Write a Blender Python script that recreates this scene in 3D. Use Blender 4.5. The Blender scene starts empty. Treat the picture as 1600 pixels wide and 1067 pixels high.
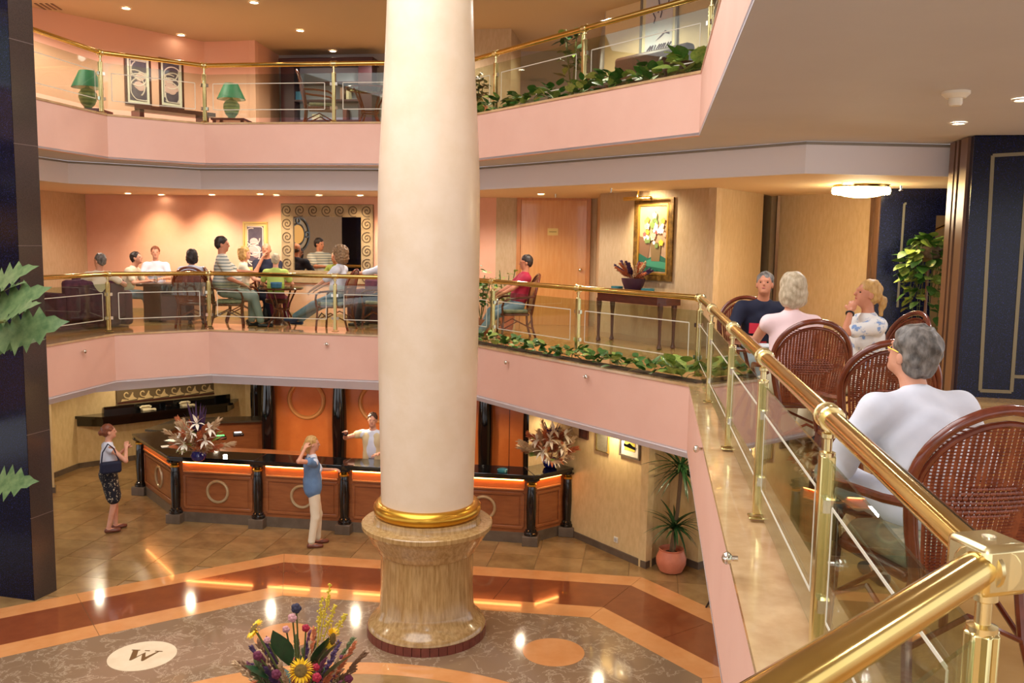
import bpy, math, random, numpy as np
from mathutils import Vector, Matrix
from mathutils.geometry import tessellate_polygon
random.seed(7); PI = math.pi
SC = bpy.context.scene; COL = SC.collection
# ---------------------------------------------------------------- camera
FPX = 1400.; TH = math.atan((533.5-377)/FPX); RO = math.atan(.016); CZ = 4.55
_up0 = Vector((0, math.sin(TH), math.cos(TH))); _fw = Vector((0, math.cos(TH), -math.sin(TH)))
_rt = Vector((1,0,0))*math.cos(RO) + _up0*math.sin(RO); _up = _up0*math.cos(RO) - Vector((1,0,0))*math.sin(RO)
cam = bpy.data.objects.new('camera', bpy.data.cameras.new('camera')); COL.objects.link(cam)
cam.data.sensor_width = 36; cam.data.lens = 36*FPX/1600; cam.data.clip_start = .05; cam.data.clip_end = 100
_m = Matrix((_rt, _up, -_fw)).transposed().to_4x4(); _m.translation = (0,0,CZ); cam.matrix_world = _m
SC.camera = cam
# ---------------------------------------------------------------- world, lamps and added fills, exposure
SC.view_settings.view_transform = 'Standard'; SC.view_settings.look = 'None'
SC.view_settings.exposure = 0.85; SC.view_settings.gamma = 1
W = bpy.data.worlds.new('world'); SC.world = W; W.use_nodes = True
W.node_tree.nodes['Background'].inputs[0].default_value = (.98, .97, 1.0, 1)
W.node_tree.nodes['Background'].inputs[1].default_value = .85
def light(name, kind, loc, energy, color=(1,.86,.68), target=None, size=.3, spot=None, blend=.6, sy=None):
    d = bpy.data.lights.new(name, kind); d.energy = energy; d.color = color
    if kind == 'AREA':
        d.size = size
        if sy: d.shape = 'RECTANGLE'; d.size_y = sy
    else: d.shadow_soft_size = size
    if kind == 'SPOT': d.spot_size = spot; d.spot_blend = blend
    o = bpy.data.objects.new(name, d); COL.objects.link(o); o.location = loc
    v = (Vector(target) - Vector(loc)) if target else Vector((0,0,-1))
    o.rotation_euler = v.to_track_quat('-Z','Y').to_euler()
    return o
light('atrium_overhead_fill', 'AREA', (-2.6, 6.5, 9.6), 370, (1,.96,.94), size=7, sy=9)  # assumed skylight out of view, added to light the column and fascias
for x, y, e in ((-5.6,15.2,22),(-4.1,14.9,22),(-2.6,14.7,24),(-1.0,14.5,22),(.2,13.9,14)): light('reception_fill', 'SPOT', (x,y,1.86), e, (1,.8,.54), size=.05, spot=2.85, blend=.45)  # spots added under the unseen reception ceiling to light the desk
for x, y, e in ((-7.3,15.4,20),(-7.2,17.2,18),(-5.9,17.6,14)): light('hall_fill', 'SPOT', (x,y,1.88), e, (1,.84,.6), size=.05, spot=2.85, blend=.45)  # added fill spots for the ground hall, no fittings visible there
for x, y, e in ((1.35,12.6,16),(2.45,11.4,10)): light('notice_downlight', 'SPOT', (x,y,1.90), e, (1,.82,.52), size=.05, spot=2.85, blend=.45)
for x, y, e in ((-7.6,16.3,44),(-6.0,16.9,52),(-4.3,16.7,52),(-2.4,16.3,52),(-.3,15.7,46)): light('gallery_downlight', 'SPOT', (x,y,5.2), e, (1,.88,.74), size=.06, spot=2.85, blend=.45)
for x, y, e in ((.7,14.0,50),(3.5,11.6,40)): light('corner_downlight', 'SPOT', (x,y,5.2), e, (1,.89,.75), size=.06, spot=2.85, blend=.45)
for x, y, e in ((3.2,4.4,34),(3.4,8.2,40),(5.4,7.2,34),(4.6,2.6,34)): light('lounge_downlight', 'SPOT', (x,y,5.5), e, (1,.97,.96), size=.07, spot=2.85, blend=.45)
light('left_gallery_fill', 'SPOT', (-8.6,10.5,5.2), 60, (1,.88,.7), size=.06, spot=2.85, blend=.45)  # lamp added so the wall reflected in the mirror is lit
for x, y, e in ((-7.6,14.6,70),(-5.9,16.2,80),(-4.0,16.4,60),(-1.4,15.8,46),(1.2,13.6,84),(-2.9,17.7,44),(.9,16.6,30)): light('upper_light', 'SPOT', (x,y,8.1), e, (1,.89,.77), size=.07, spot=2.85, blend=.45)  # gallery downlights, plus a fill added to brighten the bookcase recess
light('camera_flash', 'POINT', (.12,-.02,4.72), 60, (.93,.96,1), size=.03)
# ---------------------------------------------------------------- helpers
def lin(c):
    return tuple(((v/255)/12.92 if v/255 <= .04045 else ((v/255+.055)/1.055)**2.4) for v in c)
def ray(x, y):
    dx, dy = x-800, y-533.5
    a = dx*math.cos(RO)+dy*math.sin(RO); b = -dx*math.sin(RO)+dy*math.cos(RO)
    return Vector((a, 0, 0)) + _fw*FPX - _up0*b
def onz(x, y, z):
    r = ray(x, y); t = (z-CZ)/r.z; return Vector((r.x*t, r.y*t, z))
def atY(x, y, Y):
    r = ray(x, y); t = Y/r.y; return Vector((r.x*t, Y, CZ+r.z*t))
def onwall(x, y, p, q):
    r = ray(x, y); nx, ny = -(q[1]-p[1]), q[0]-p[0]
    t = (p[0]*nx+p[1]*ny)/(r.x*nx+r.y*ny); return Vector((r.x*t, r.y*t, CZ+r.z*t))
MATS = {}
def nd(nt, t, **k):
    n = nt.nodes.new(t)
    for a, v in k.items():
        if a.startswith('i_'): n.inputs[a[2:].replace('_',' ')].default_value = v
        elif a.startswith('n'): n.inputs[int(a[1:])].default_value = v
        else: setattr(n, a, v)
    return n
def mat(name, col, rough=.5, metal=0, col2=None, scale=6, stretch=(1,1,1), detail=4, bump=0, bscale=None, kind='noise', spec=.5, lo=.35, hi=.65, emit=None, estr=0, coat=0, coord='Object'):
    if name in MATS: return MATS[name]
    m = bpy.data.materials.new(name); m.use_nodes = True; nt = m.node_tree; b = nt.nodes['Principled BSDF']
    c = (*lin(col), 1)
    b.inputs['Base Color'].default_value = c; b.inputs['Roughness'].default_value = rough; b.inputs['Metallic'].default_value = metal
    b.inputs['Specular IOR Level'].default_value = spec; b.inputs['Coat Weight'].default_value = coat
    if emit: b.inputs['Emission Color'].default_value = (*lin(emit), 1); b.inputs['Emission Strength'].default_value = estr
    if col2 or bump:
        tc = nd(nt, 'ShaderNodeTexCoord'); mp = nd(nt, 'ShaderNodeMapping'); mp.inputs['Scale'].default_value = stretch
        nt.links.new(tc.outputs[coord], mp.inputs[0])
        if kind == 'noise': t = nd(nt, 'ShaderNodeTexNoise', i_Scale=scale, i_Detail=detail, i_Roughness=.6); fo = t.outputs[0]
        elif kind == 'wave': t = nd(nt, 'ShaderNodeTexWave', i_Scale=scale, i_Distortion=3., i_Detail=3.); fo = t.outputs[1]
        elif kind == 'stripe': t = nd(nt, 'ShaderNodeTexWave', i_Scale=scale, i_Distortion=0.); t.bands_direction = 'Z'; fo = t.outputs[1]
        elif kind == 'voronoi': t = nd(nt, 'ShaderNodeTexVoronoi', i_Scale=scale); fo = t.outputs[0]
        elif kind == 'vein':
            t = nd(nt, 'ShaderNodeTexNoise', i_Scale=scale, i_Detail=6., i_Roughness=.65, i_Distortion=.6)
            s = nd(nt, 'ShaderNodeMath', operation='SUBTRACT', n1=.5); a = nd(nt, 'ShaderNodeMath', operation='ABSOLUTE')
            nt.links.new(t.outputs[0], s.inputs[0]); nt.links.new(s.outputs[0], a.inputs[0]); fo = a.outputs[0]
        nt.links.new(mp.outputs[0], t.inputs['Vector'])
        if col2:
            r = nd(nt, 'ShaderNodeValToRGB'); r.color_ramp.elements[0].color = c; r.color_ramp.elements[1].color = (*lin(col2), 1)
            r.color_ramp.elements[0].position = lo; r.color_ramp.elements[1].position = hi
            nt.links.new(fo, r.inputs[0]); nt.links.new(r.outputs[0], b.inputs['Base Color'])
        if bump:
            bp = nd(nt, 'ShaderNodeBump', i_Strength=bump, i_Distance=.01)
            if bscale:
                t2 = nd(nt, 'ShaderNodeTexNoise', i_Scale=bscale, i_Detail=3.); nt.links.new(mp.outputs[0], t2.inputs['Vector']); fo = t2.outputs[0]
            nt.links.new(fo, bp.inputs['Height']); nt.links.new(bp.outputs[0], b.inputs['Normal'])
    MATS[name] = m; return m
def glass(name, tint=(235,245,238), refl=1.0):
    if name in MATS: return MATS[name]
    m = bpy.data.materials.new(name); m.use_nodes = True; nt = m.node_tree; nt.nodes.remove(nt.nodes['Principled BSDF'])
    o = nt.nodes['Material Output']; t = nd(nt, 'ShaderNodeBsdfTransparent'); t.inputs[0].default_value = (*lin(tint), 1)
    g = nd(nt, 'ShaderNodeBsdfGlossy'); g.inputs['Roughness'].default_value = .015
    f = nd(nt, 'ShaderNodeLayerWeight'); f.inputs[0].default_value = .5
    p = nd(nt, 'ShaderNodeMath', operation='POWER', n1=5.); nt.links.new(f.outputs['Facing'], p.inputs[0])
    k = nd(nt, 'ShaderNodeMath', operation='MULTIPLY_ADD', n1=.9, n2=.04*refl); nt.links.new(p.outputs[0], k.inputs[0])
    x = nd(nt, 'ShaderNodeMixShader'); nt.links.new(k.outputs[0], x.inputs[0]); nt.links.new(t.outputs[0], x.inputs[1]); nt.links.new(g.outputs[0], x.inputs[2])
    nt.links.new(x.outputs[0], o.inputs[0]); MATS[name] = m; return m
class MB:
    def __init__(s): s.v = []; s.f = []
    def add(s, vs, fs):
        n = len(s.v); s.v += [tuple(v) for v in vs]; s.f += [tuple(i+n for i in f) for f in fs]; return s
    def box(s, c, d, rz=0, rot=None):
        M = rot if rot else Matrix.Rotation(rz, 3, 'Z')
        vs = [Vector(c) + M @ Vector((x*d[0]/2, y*d[1]/2, z*d[2]/2)) for z in (-1,1) for x, y in ((-1,-1),(1,-1),(1,1),(-1,1))]
        return s.add(vs, [(3,2,1,0),(4,5,6,7),(0,1,5,4),(1,2,6,5),(2,3,7,6),(3,0,4,7)])
    def bar(s, a, b, w, h, up=(0,0,1)):
        a, b = Vector(a), Vector(b); d = (b-a); L = d.length; d.normalize(); sd = d.cross(Vector(up)).normalized(); u = sd.cross(d)
        return s.box((a+b)/2, (w, L, h), rot=Matrix((sd, d, u)).transposed())
    def prism(s, pts, z0, z1):
        n = len(pts)
        ar = sum(pts[i][0]*pts[(i+1)%n][1]-pts[(i+1)%n][0]*pts[i][1] for i in range(n))
        if ar < 0: pts = pts[::-1]
        vs = [(p[0],p[1],z0) for p in pts]+[(p[0],p[1],z1) for p in pts]
        fs = [(i,(i+1)%n,n+(i+1)%n,n+i) for i in range(n)]
        tr = tessellate_polygon([[Vector((p[0],p[1],0)) for p in pts]])
        for t in tr:
            a, b, c = (Vector((pts[i][0],pts[i][1],0)) for i in t)
            if (b-a).cross(c-a).z < 0: t = t[::-1]
            fs += [tuple(n+i for i in t), tuple(t[::-1])]
        return s.add(vs, fs)
    def tube(s, path, r, n=8, closed=False, cap=True):
        P = [Vector(p) for p in path]; m = len(P); R = r if isinstance(r, (list,tuple)) else [r]*m
        vs = []; nrm = None
        for i, p in enumerate(P):
            if closed: t = P[(i+1)%m]-P[i-1]
            else: t = P[min(i+1,m-1)]-P[max(i-1,0)]
            t.normalize()
            if nrm is None: nrm = t.orthogonal().normalized()
            else:
                nrm = nrm - t*nrm.dot(t)
                nrm = nrm.normalized() if nrm.length > 1e-6 else t.orthogonal().normalized()
            bi = t.cross(nrm)
            vs += [p+(nrm*math.cos(2*PI*j/n)+bi*math.sin(2*PI*j/n))*R[i] for j in range(n)]
        fs = []
        for i in range(m if closed else m-1):
            k = (i+1)%m
            fs += [(i*n+j, i*n+(j+1)%n, k*n+(j+1)%n, k*n+j) for j in range(n)]
        if not closed and cap: fs += [tuple(range(n))[::-1], tuple((m-1)*n+j for j in range(n))]
        return s.add(vs, fs)
    def lathe(s, prof, n=24, c=(0,0,0), cap=True):
        vs = [(c[0]+r*math.cos(2*PI*j/n), c[1]+r*math.sin(2*PI*j/n), c[2]+z) for r, z in prof for j in range(n)]
        fs = [(i*n+j, i*n+(j+1)%n, (i+1)*n+(j+1)%n, (i+1)*n+j) for i in range(len(prof)-1) for j in range(n)]
        if cap:
            fs.append(tuple(range(n))[::-1]); m = len(prof)-1; fs.append(tuple(m*n+j for j in range(n)))
        return s.add(vs, fs)
    def ball(s, c, r, n=12, m=8, rot=None):
        r = r if isinstance(r, (tuple,list)) else (r,r,r); vs = []
        for i in range(m+1):
            a = PI*i/m
            for j in range(n):
                p = Vector((math.sin(a)*math.cos(2*PI*j/n)*r[0], math.sin(a)*math.sin(2*PI*j/n)*r[1], -math.cos(a)*r[2]))
                vs.append(Vector(c)+(rot@p if rot else p))
        return s.add(vs, [(i*n+j, i*n+(j+1)%n, (i+1)*n+(j+1)%n, (i+1)*n+j) for i in range(m) for j in range(n)])
    def torus(s, c, R, r, n=32, k=10, rot=None, arc=(0,2*PI)):
        full = abs(arc[1]-arc[0]-2*PI) < 1e-6
        pts = []
        for i in range(n if full else n+1):
            a = arc[0]+(arc[1]-arc[0])*i/n; p = Vector((R*math.cos(a), R*math.sin(a), 0)); pts.append(Vector(c)+(rot@p if rot else p))
        return s.tube(pts, r, k, closed=full)
    def quad(s, a, b, c, d): return s.add([a,b,c,d], [(0,1,2,3)])
    def xf(s, M): s.v = [tuple(M @ Vector(v)) for v in s.v]; return s
    def mesh(s, name, material):
        me = bpy.data.meshes.new(name); me.from_pydata(s.v, [], s.f); me.update()
        me.polygons.foreach_set('use_smooth', [True]*len(me.polygons)); me.set_sharp_from_angle(angle=math.radians(38))
        if material: me.materials.append(material)
        return me
def put(name, me, parent=None, world=True):
    o = bpy.data.objects.new(name, me); COL.objects.link(o)
    if parent:
        o.parent = parent
        if world: o.matrix_parent_inverse = parent_matrix(parent).inverted()
    return o
def parent_matrix(p):
    return p.matrix_parent_inverse.inverted() if False else (Matrix.Translation(p.location) @ p.rotation_euler.to_matrix().to_4x4() if not p.parent else parent_matrix(p.parent) @ p.matrix_parent_inverse @ (Matrix.Translation(p.location) @ p.rotation_euler.to_matrix().to_4x4()))
def ob(name, mb, material, parent=None, world=False, bevel=0):
    o = put(name, mb.mesh(name, material), parent, world)
    if bevel:
        b = o.modifiers.new('bevel', 'BEVEL'); b.width = bevel; b.segments = 2; b.limit_method = 'ANGLE'
    return o
def tag(o, label, cat, group=None):
    o['label'] = label; o['category'] = cat
    if group: o['group'] = group
    return o
def thing(name, label, cat, loc=(0,0,0), rz=0, group=None):
    o = bpy.data.objects.new(name, None); COL.objects.link(o); o.location = loc; o.rotation_euler = (0,0,rz); o.empty_display_size = .1
    return tag(o, label, cat, group)
def struct(name, mb, material, parent=None, label=None):
    o = ob(name, mb, material, parent)
    if not parent: o['kind'] = 'structure'
    if label: o['label'] = label
    return o
def stuff(o): o['kind'] = 'stuff'; return o
def kids(o): return [c for c in COL.objects if c.parent == o]
def copy_tree(o, loc=None, rz=None, label=None, parent=None):
    c = o.copy(); COL.objects.link(c)
    if parent: c.parent = parent
    if loc is not None: c.location = loc
    if rz is not None: c.rotation_euler = (0,0,rz)
    if label: c['label'] = label
    for k in list(o.children): copy_tree(k, parent=c)
    return c
def v2(a, b, t): return (a[0]+(b[0]-a[0])*t, a[1]+(b[1]-a[1])*t)
def offset(poly, d):
    "offset an open plan polyline to its left by d"
    out = []; n = len(poly)
    for i in range(n):
        ns = []
        for a, b in ((i-1,i),(i,i+1)):
            if a >= 0 and b < n:
                t = Vector((poly[b][0]-poly[a][0], poly[b][1]-poly[a][1])).normalized(); ns.append(Vector((-t.y, t.x)))
        m = ns[0] if len(ns) == 1 else (ns[0]+ns[1])/(1+ns[0].dot(ns[1]))
        out.append((poly[i][0]+m.x*d, poly[i][1]+m.y*d))
    return out
def ribbon(A, B, z0, z1):
    "solid strip between two plan polylines"
    mb = MB()
    for i in range(len(A)-1): mb.prism([A[i],A[i+1],B[i+1],B[i]], z0, z1)
    return mb
def wallbox(p, q, z0, z1, t=.12):
    "wall whose visible face runs p->q, with thickness to the left of p->q"
    d = Vector((q[0]-p[0], q[1]-p[1])).normalized(); n = Vector((-d.y, d.x))*t
    return MB().prism([p, q, (q[0]+n.x,q[1]+n.y), (p[0]+n.x,p[1]+n.y)], z0, z1)
# ---------------------------------------------------------------- materials
PINK = mat('pink_paint', (232,186,166), .55, col2=(228,180,160), scale=1.5, bump=.05, bscale=60)
WHITE = mat('white_paint', (240,236,240), .6)
CEIL = mat('ceiling_paint', (202,200,204), .7, col2=(198,196,200), scale=1)
CREAMCEIL = mat('cream_ceiling', (226,202,170), .7)
PAPER = mat('beige_wallpaper', (202,176,140), .6, col2=(192,164,126), scale=9, stretch=(3,3,.8), bump=.05)
PINKWALL = mat('pink_plaster', (236,182,154), .6, col2=(230,172,142), scale=2)
LEDGE = mat('tan_marble', (206,172,128), .12, col2=(186,148,104), scale=5, coat=.4)
MFLOOR = mat('gallery_floor_marble', (206,164,104), .14, col2=(188,144,86), scale=2, coat=.3)
BRASS = mat('polished_brass', (226,196,118), .14, 1, col2=(216,184,104), scale=3)
CHROME = mat('chrome', (226,222,210), .1, 1)
GLASS = glass('rail_glass', (236,242,232), 1.6)
ETCH = mat('etched_line', (222,216,196), .5)
NAVY = mat('navy_granite', (9,11,30), .16, col2=(52,58,128), scale=110, detail=3, lo=.56, hi=.76, spec=.3)
NAVYSIDE = mat('brown_granite', (46,38,36), .14, col2=(70,58,52), scale=180, detail=2)
BRONZE = mat('bronze_trim', (124,92,72), .35, .3)
BLACK = mat('black_lacquer', (12,12,14), .1, coat=.5)
GOLD = mat('gold_leaf', (214,164,62), .28, 1)
COLUMN = mat('cream_plaster', (232,212,186), .32, col2=(226,204,174), scale=3, bump=.1, bscale=25)
TRAV = mat('travertine', (196,162,108), .2, col2=(160,124,74), scale=10, stretch=(3,3,.35), coat=.3)
REDTILE = mat('red_tile', (128,66,52), .3, col2=(110,56,46), scale=8)
ORANGE = mat('orange_marble', (226,160,100), .1, col2=(216,146,86), scale=3, coat=.5)
BROWN = mat('brown_marble', (142,76,44), .09, col2=(130,68,40), scale=3, coat=.5)
GREY = mat('grey_marble', (182,160,132), .1, col2=(142,115,88), scale=3.4, kind='vein', lo=.0, hi=.022, coat=.5)
STONE = mat('brown_stone_tile', (170,134,86), .2, col2=(142,108,66), scale=2.2, stretch=(1,1.5,1), coat=.3)
SKIRT = mat('stone_skirting', (112,96,80), .3, col2=(94,80,66), scale=5)
WOOD = mat('cherry_panel', (158,94,52), .3, col2=(138,78,42), scale=3, stretch=(1,1,6), coat=.2)
LIGHTWOOD = mat('orange_wood_panel', (222,128,64), .3, col2=(208,112,52), scale=2, coat=.2)
DOORWOOD = mat('beech_door', (226,166,100), .22, col2=(216,150,84), scale=4, stretch=(6,6,.5), coat=.4)
DARKWOOD = mat('dark_wood', (84,40,30), .3, col2=(66,30,22), scale=6, stretch=(1,1,4), coat=.3)
RATTAN = mat('lacquered_rattan', (118,52,30), .22, col2=(92,38,22), scale=12, coat=.5)
WEAVE = mat('woven_cane', (140,70,40), .35, col2=(112,50,28), scale=30, coat=.2)
IVORY = mat('ivory_plastic', (232,224,206), .4)
STONES = [STONE, mat('olive_stone_tile', (164,132,84), .2, col2=(138,106,64), scale=2.6, coat=.3), mat('dark_stone_tile', (160,126,80), .2, col2=(130,98,60), scale=3, coat=.3), mat('pale_stone_tile', (174,138,90), .2, col2=(148,114,70), scale=2, coat=.3)]
POSTB = mat('pale_brass', (222,208,152), .2, 1, col2=(206,190,128), scale=4); SOCK = mat('satin_brass', (234,218,164), .22, 1)
# ---------------------------------------------------------------- plan
U = (.156,.988); D54 = (.588,-.809)
C1, C2, C3, C4 = (-6.35,14.22), (-5.14,15.10), (-1.30,14.49), (2.0,9.95)
C0 = (C1[0]-7*U[0], C1[1]-7*U[1]); N1 = (.76,2.05); N2 = (N1[0]-3.2*.772, N1[1]-3.2*.635)
EDGE = [C0, C1, C2, C3, C4, N1, N2]
VOID = EDGE + [(-5.5,-.6)]
ZM, ZMB, ZT, ZTB, ZC = 2.97, 2.21, 6.40, 5.73, 8.32
def slab(name, z0, z1, m, hole, outer=((-12,-5),(10,-5),(10,22),(-12,22))):
    o = [Vector((*p,0)) for p in outer]; h = [Vector((*p,0)) for p in hole]; pts = o+h; mb = MB()
    tr = tessellate_polygon([o, h]); n = len(pts)
    vs = [(p.x,p.y,z0) for p in pts]+[(p.x,p.y,z1) for p in pts]; fs = []
    for t in tr:
        a, b, c = (pts[i] for i in t)
        if (b-a).cross(c-a).z < 0: t = t[::-1]
        fs += [tuple(n+i for i in t), tuple(t[::-1])]
    return struct(name, mb.add(vs, fs), m)
inner = offset(EDGE, .34)
# ---------------- ground floor
g = struct('floor', MB().box((-1,8.5,-.06), (24,28,.1)), mat('grout', (150,118,78), .5))
OCT = [(-9.6,8.05),(-5.5,10.98),(-3.25,12.55),(1.83,11.86),(3.6,9.35),(2.6,3.5)]
o_out = OCT; o_a = offset(OCT, -.33); o_b = offset(OCT, -1.12); o_c = offset(OCT, -1.46)
def poly_in(p, poly):
    c = False; n = len(poly)
    for i in range(n):
        (x1,y1),(x2,y2) = poly[i], poly[(i+1)%n]
        if (y1 > p[1]) != (y2 > p[1]) and p[0] < (x2-x1)*(p[1]-y1)/(y2-y1)+x1: c = not c
    return c
band_in = offset(OCT, -.28) + [(-9,3)]
rt = math.radians(-8.5); T = .66
tms = [MB().prism([(-T/2+.004,-T/2+.004),(T/2-.004,-T/2+.004),(T/2-.004,T/2-.004),(-T/2+.004,T/2-.004)], -.012, 0).mesh('floor_tile', m_) for m_ in STONES]
for i in range(-16, 10):
    for j in range(-5, 14):
        x = -2+i*T*math.cos(rt)-j*T*math.sin(rt); y = 12+(i*T)*math.sin(rt)+j*T*math.cos(rt)
        if -9.6 < x < 4.4 and 8 < y < 20 and not poly_in((x,y), band_in):
            o = put('floor_tile', tms[(i*5+j*3+(i*j)%7)%4], g, False); o.location = (x,y,0); o.rotation_euler = (0,0,rt + (PI if (i*7+j*3)%3 == 0 else 0))
for A, B, m, nm, L in ((o_out,o_a,ORANGE,'border_slab',2.2),(o_a,o_b,BROWN,'brown_slab',1.75),(o_b,o_c,ORANGE,'border_slab',2.2)):
    for i in range(len(A)-1):
        d = (Vector(A[i+1])-Vector(A[i])).length; k = max(1, round(d/L))
        for q in range(k):
            e = .003/d
            p = [v2(A[i],A[i+1],q/k+e), v2(A[i],A[i+1],(q+1)/k-e), v2(B[i],B[i+1],(q+1)/k-e), v2(B[i],B[i+1],q/k+e)]
            ob(nm, MB().prism(p, -.012, .002), m, g)
ob('marble_field', MB().prism(o_c+[(2,2),(-9,2)], -.012, .001), GREY, g)
cc = (-1.51,6.04)
ring = [(cc[0]+3.2*math.cos(a), cc[1]+3.2*math.sin(a)) for a in np.linspace(0,PI,49)]; ring2 = [(cc[0]+2.94*math.cos(a), cc[1]+2.94*math.sin(a)) for a in np.linspace(0,PI,49)]
ob('border_ring', ribbon(ring, ring2, 0, .003), ORANGE, g)
ob('inner_marble', MB().prism(ring2, 0, .002), STONE, g)
for nm, c, r, m in (('marble_disc',(.52,9.56),.345,ORANGE),('marble_disc',(-2.56,9.86),.345,ORANGE),('letter_disc',(-3.97,9.31),.355,mat('cream_marble',(240,224,190),.12,col2=(232,212,176),scale=4,coat=.4))):
    d = ob(nm, MB().lathe([(r,0),(r,.004)], 40, (c[0],c[1],0)), m, g)
INK = mat('brown_inlay', (112,78,38), .3)
def inl(pts): return MB().prism(pts, 0, .002)
wl = ob('letter', inl([(-.145,.10),(-.09,.10),(-.045,-.03),(.0,.07),(.045,-.03),(.11,.10),(.125,.10),(.06,-.11),(.04,-.11),(-.012,.02),(-.06,-.11),(-.08,-.11)]), INK, d)
wl.location = (-3.97,9.31,.0045); wl.rotation_euler = (0,0,math.radians(-4)); wl.scale = (1.1,1.1,1)
for x, w in ((-.118,.085),(.0,.05),(.118,.075)):
    o = ob('letter_serif', inl([(x-w/2,.098),(x+w/2,.098),(x+w/2,.112),(x-w/2,.112)]), INK, d); o.location = wl.location; o.rotation_euler = wl.rotation_euler; o.scale = wl.scale
# ---------------- slabs, ledges, fascias
def level(nm, z0, z1, hole, fl, under):
    slab(nm, z1-.06, z1-.001, fl, hole)
    fas = offset(EDGE, .10)
    for i in range(len(EDGE)-1):
        struct('fascia', MB().prism([EDGE[i],EDGE[i+1],fas[i+1],fas[i]], z0, z1-.012), PINK)
        struct('ledge', MB().prism([offset(EDGE,-.012)[i],offset(EDGE,-.012)[i+1],inner[i+1],inner[i]], z1-.012, z1+.018), LEDGE)
level('floor_gallery', ZMB, ZM, inner+[(-5.5,-.6)], MFLOOR, WHITE)
level('floor_upper', ZTB, ZT, inner+[(-5.5,-.6)], MFLOOR, WHITE)
# reception ceiling and its white bulkhead, set back under the gallery edge
bk = offset(EDGE, .5)
struct('soffit_reception', ribbon(EDGE, bk, ZMB-.01, ZMB+.02), WHITE)
struct('bulkhead_reception', ribbon(bk, offset(EDGE,.56), 1.98, ZMB), WHITE)
slab('ceiling_reception', 1.98, 2.02, mat('reception_ceiling', (226,204,168), .7), offset(EDGE,.55)+[(-5.6,-.8)])
# gallery ceiling: high part near the void, white bulkhead, low part behind
BK = [(-8.2,8.6),(-7.25,14.75),(-5.5,15.92),(-1.05,15.22),(3.3,10.35),(5.1,10.45),(9.9,10.6)]
struct('ceiling_gallery_edge', ribbon(EDGE[:5]+[(5.2,9.4),(9.9,9.4)], BK, ZTB+.002, ZTB+.03), CEIL)
struct('ceiling_lounge', MB().prism([C4,N1,N2,(-3,-5),(10,-5),(10,9.4),(5.2,9.4)], ZTB-.01, ZTB+.03), CEIL)
struct('bulkhead_gallery', ribbon(BK, offset(BK,.06), 5.37, ZTB), WHITE)
bl = offset(BK, .012); bh = offset(BK, -.02)
struct('trim_1', ribbon(bh, bl, ZTB-.035, ZTB-.005), mat('grey_shadow_gap', (150,142,130), .6))
struct('ceiling_gallery_back', MB().prism(offset(BK,.05)+[(9.9,22),(-12,22),(-12,8.6)], 5.37, 5.41), CREAMCEIL)
slab('ceiling_upper', ZC, ZC+.06, mat('upper_ceiling', (200,178,148), .7), [(-6.0,-1),(-7.0,11.5),(-5.4,13.2),(-2.0,12.8),(.9,9.3),(.2,2.2),(-2,0)])
# ---------------- gallery walls
WB0, WB1 = (-8.82,18.62), (-.34,17.28)
WP0, WP1 = (1.45,15.2), (2.93,13.14)
def wall(nm, p, q, z0, z1, m): return struct(nm, wallbox(p, q, z0, z1), m)
wall('wall_gallery_left', (-11.25,2.0), WB0, ZM, 5.37, PAPER)
wall('wall_gallery_back', WB0, WB1, ZM, 5.37, PINKWALL)
wall('wall_gallery_door', WB1, (1.56,17.0), ZM, 5.37, PAPER)
wall('wall_gallery_return', (1.56,17.0), WP0, ZM, 5.37, PAPER)
wall('wall_gallery_painting', WP0, WP1, ZM, 5.37, PAPER)
wall('wall_gallery_corner', WP1, (4.02,14.62), ZM, 5.37, PAPER)
wall('wall_gallery_gap', (4.02,14.62), (4.36,15.3), ZM, 5.37, BLACK)  # black sheet in place of the dark, unlit door gap
wall('wall_gallery_far', (4.30,15.25), (5.36,13.55), ZM, 5.37, PAPER)
struct('trim_2', MB().box((4.38,15.02,4.17), (.05,.05,2.4)), BRONZE)
# bronze pilaster strips and navy granite wall
for x, y, w in ((5.30,13.3,.10),(5.26,13.1,.07),(5.23,12.92,.10)):
    struct('trim_3', MB().box((x,y,4.17), (w,w,2.4)), BRONZE)
nvw = [(5.17,12.78),(6.35,12.45)]
wall('wall_navy_left', (5.17,12.78), (5.86,12.56), ZM, 5.37, NAVY)
wall('wall_navy_top', (5.86,12.56), (8.5,11.8), 5.0, 5.37, NAVY)
wall('wall_navy_right', (6.62,12.34), (8.5,11.8), ZM, 5.0, NAVY)
wall('wall_stair_back', (5.4,14.6), (9,13.6), ZM, 5.37, mat('stair_wall', (206,176,120), .6))
for a, b in (((1413,318),(1445,318)),((1413,318),(1402,480)),((1445,318),(1440,480))):
    pa, pb = onwall(*a, *nvw), onwall(*b, *nvw); n = Vector((-.27,-.96,0))*.006
    struct('trim_4', MB().bar(pa+n, pb+n, .03, .012, up=(-.27,-.96,0)), mat('grey_inlay', (120,116,106), .35, .4))
ha, hb = onwall(1446,366,(5.6,13.2),(7,12.8)), onwall(1486,348,(5.6,13.2),(7,12.8))
sh_ = thing('stair_handrail', 'brass stair handrail seen through the opening beside the trailing plant', 'handrail', (ha.x,ha.y,ZM))
ob('handrail', MB().tube([ha,hb], .022, 8), BRASS, sh_, world=True)
for q in (ha.lerp(hb,.05), ha.lerp(hb,.95)): ob('baluster', MB().tube([(q.x,q.y,ZM),tuple(q)], .012, 6), BRASS, sh_, world=True)
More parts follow.
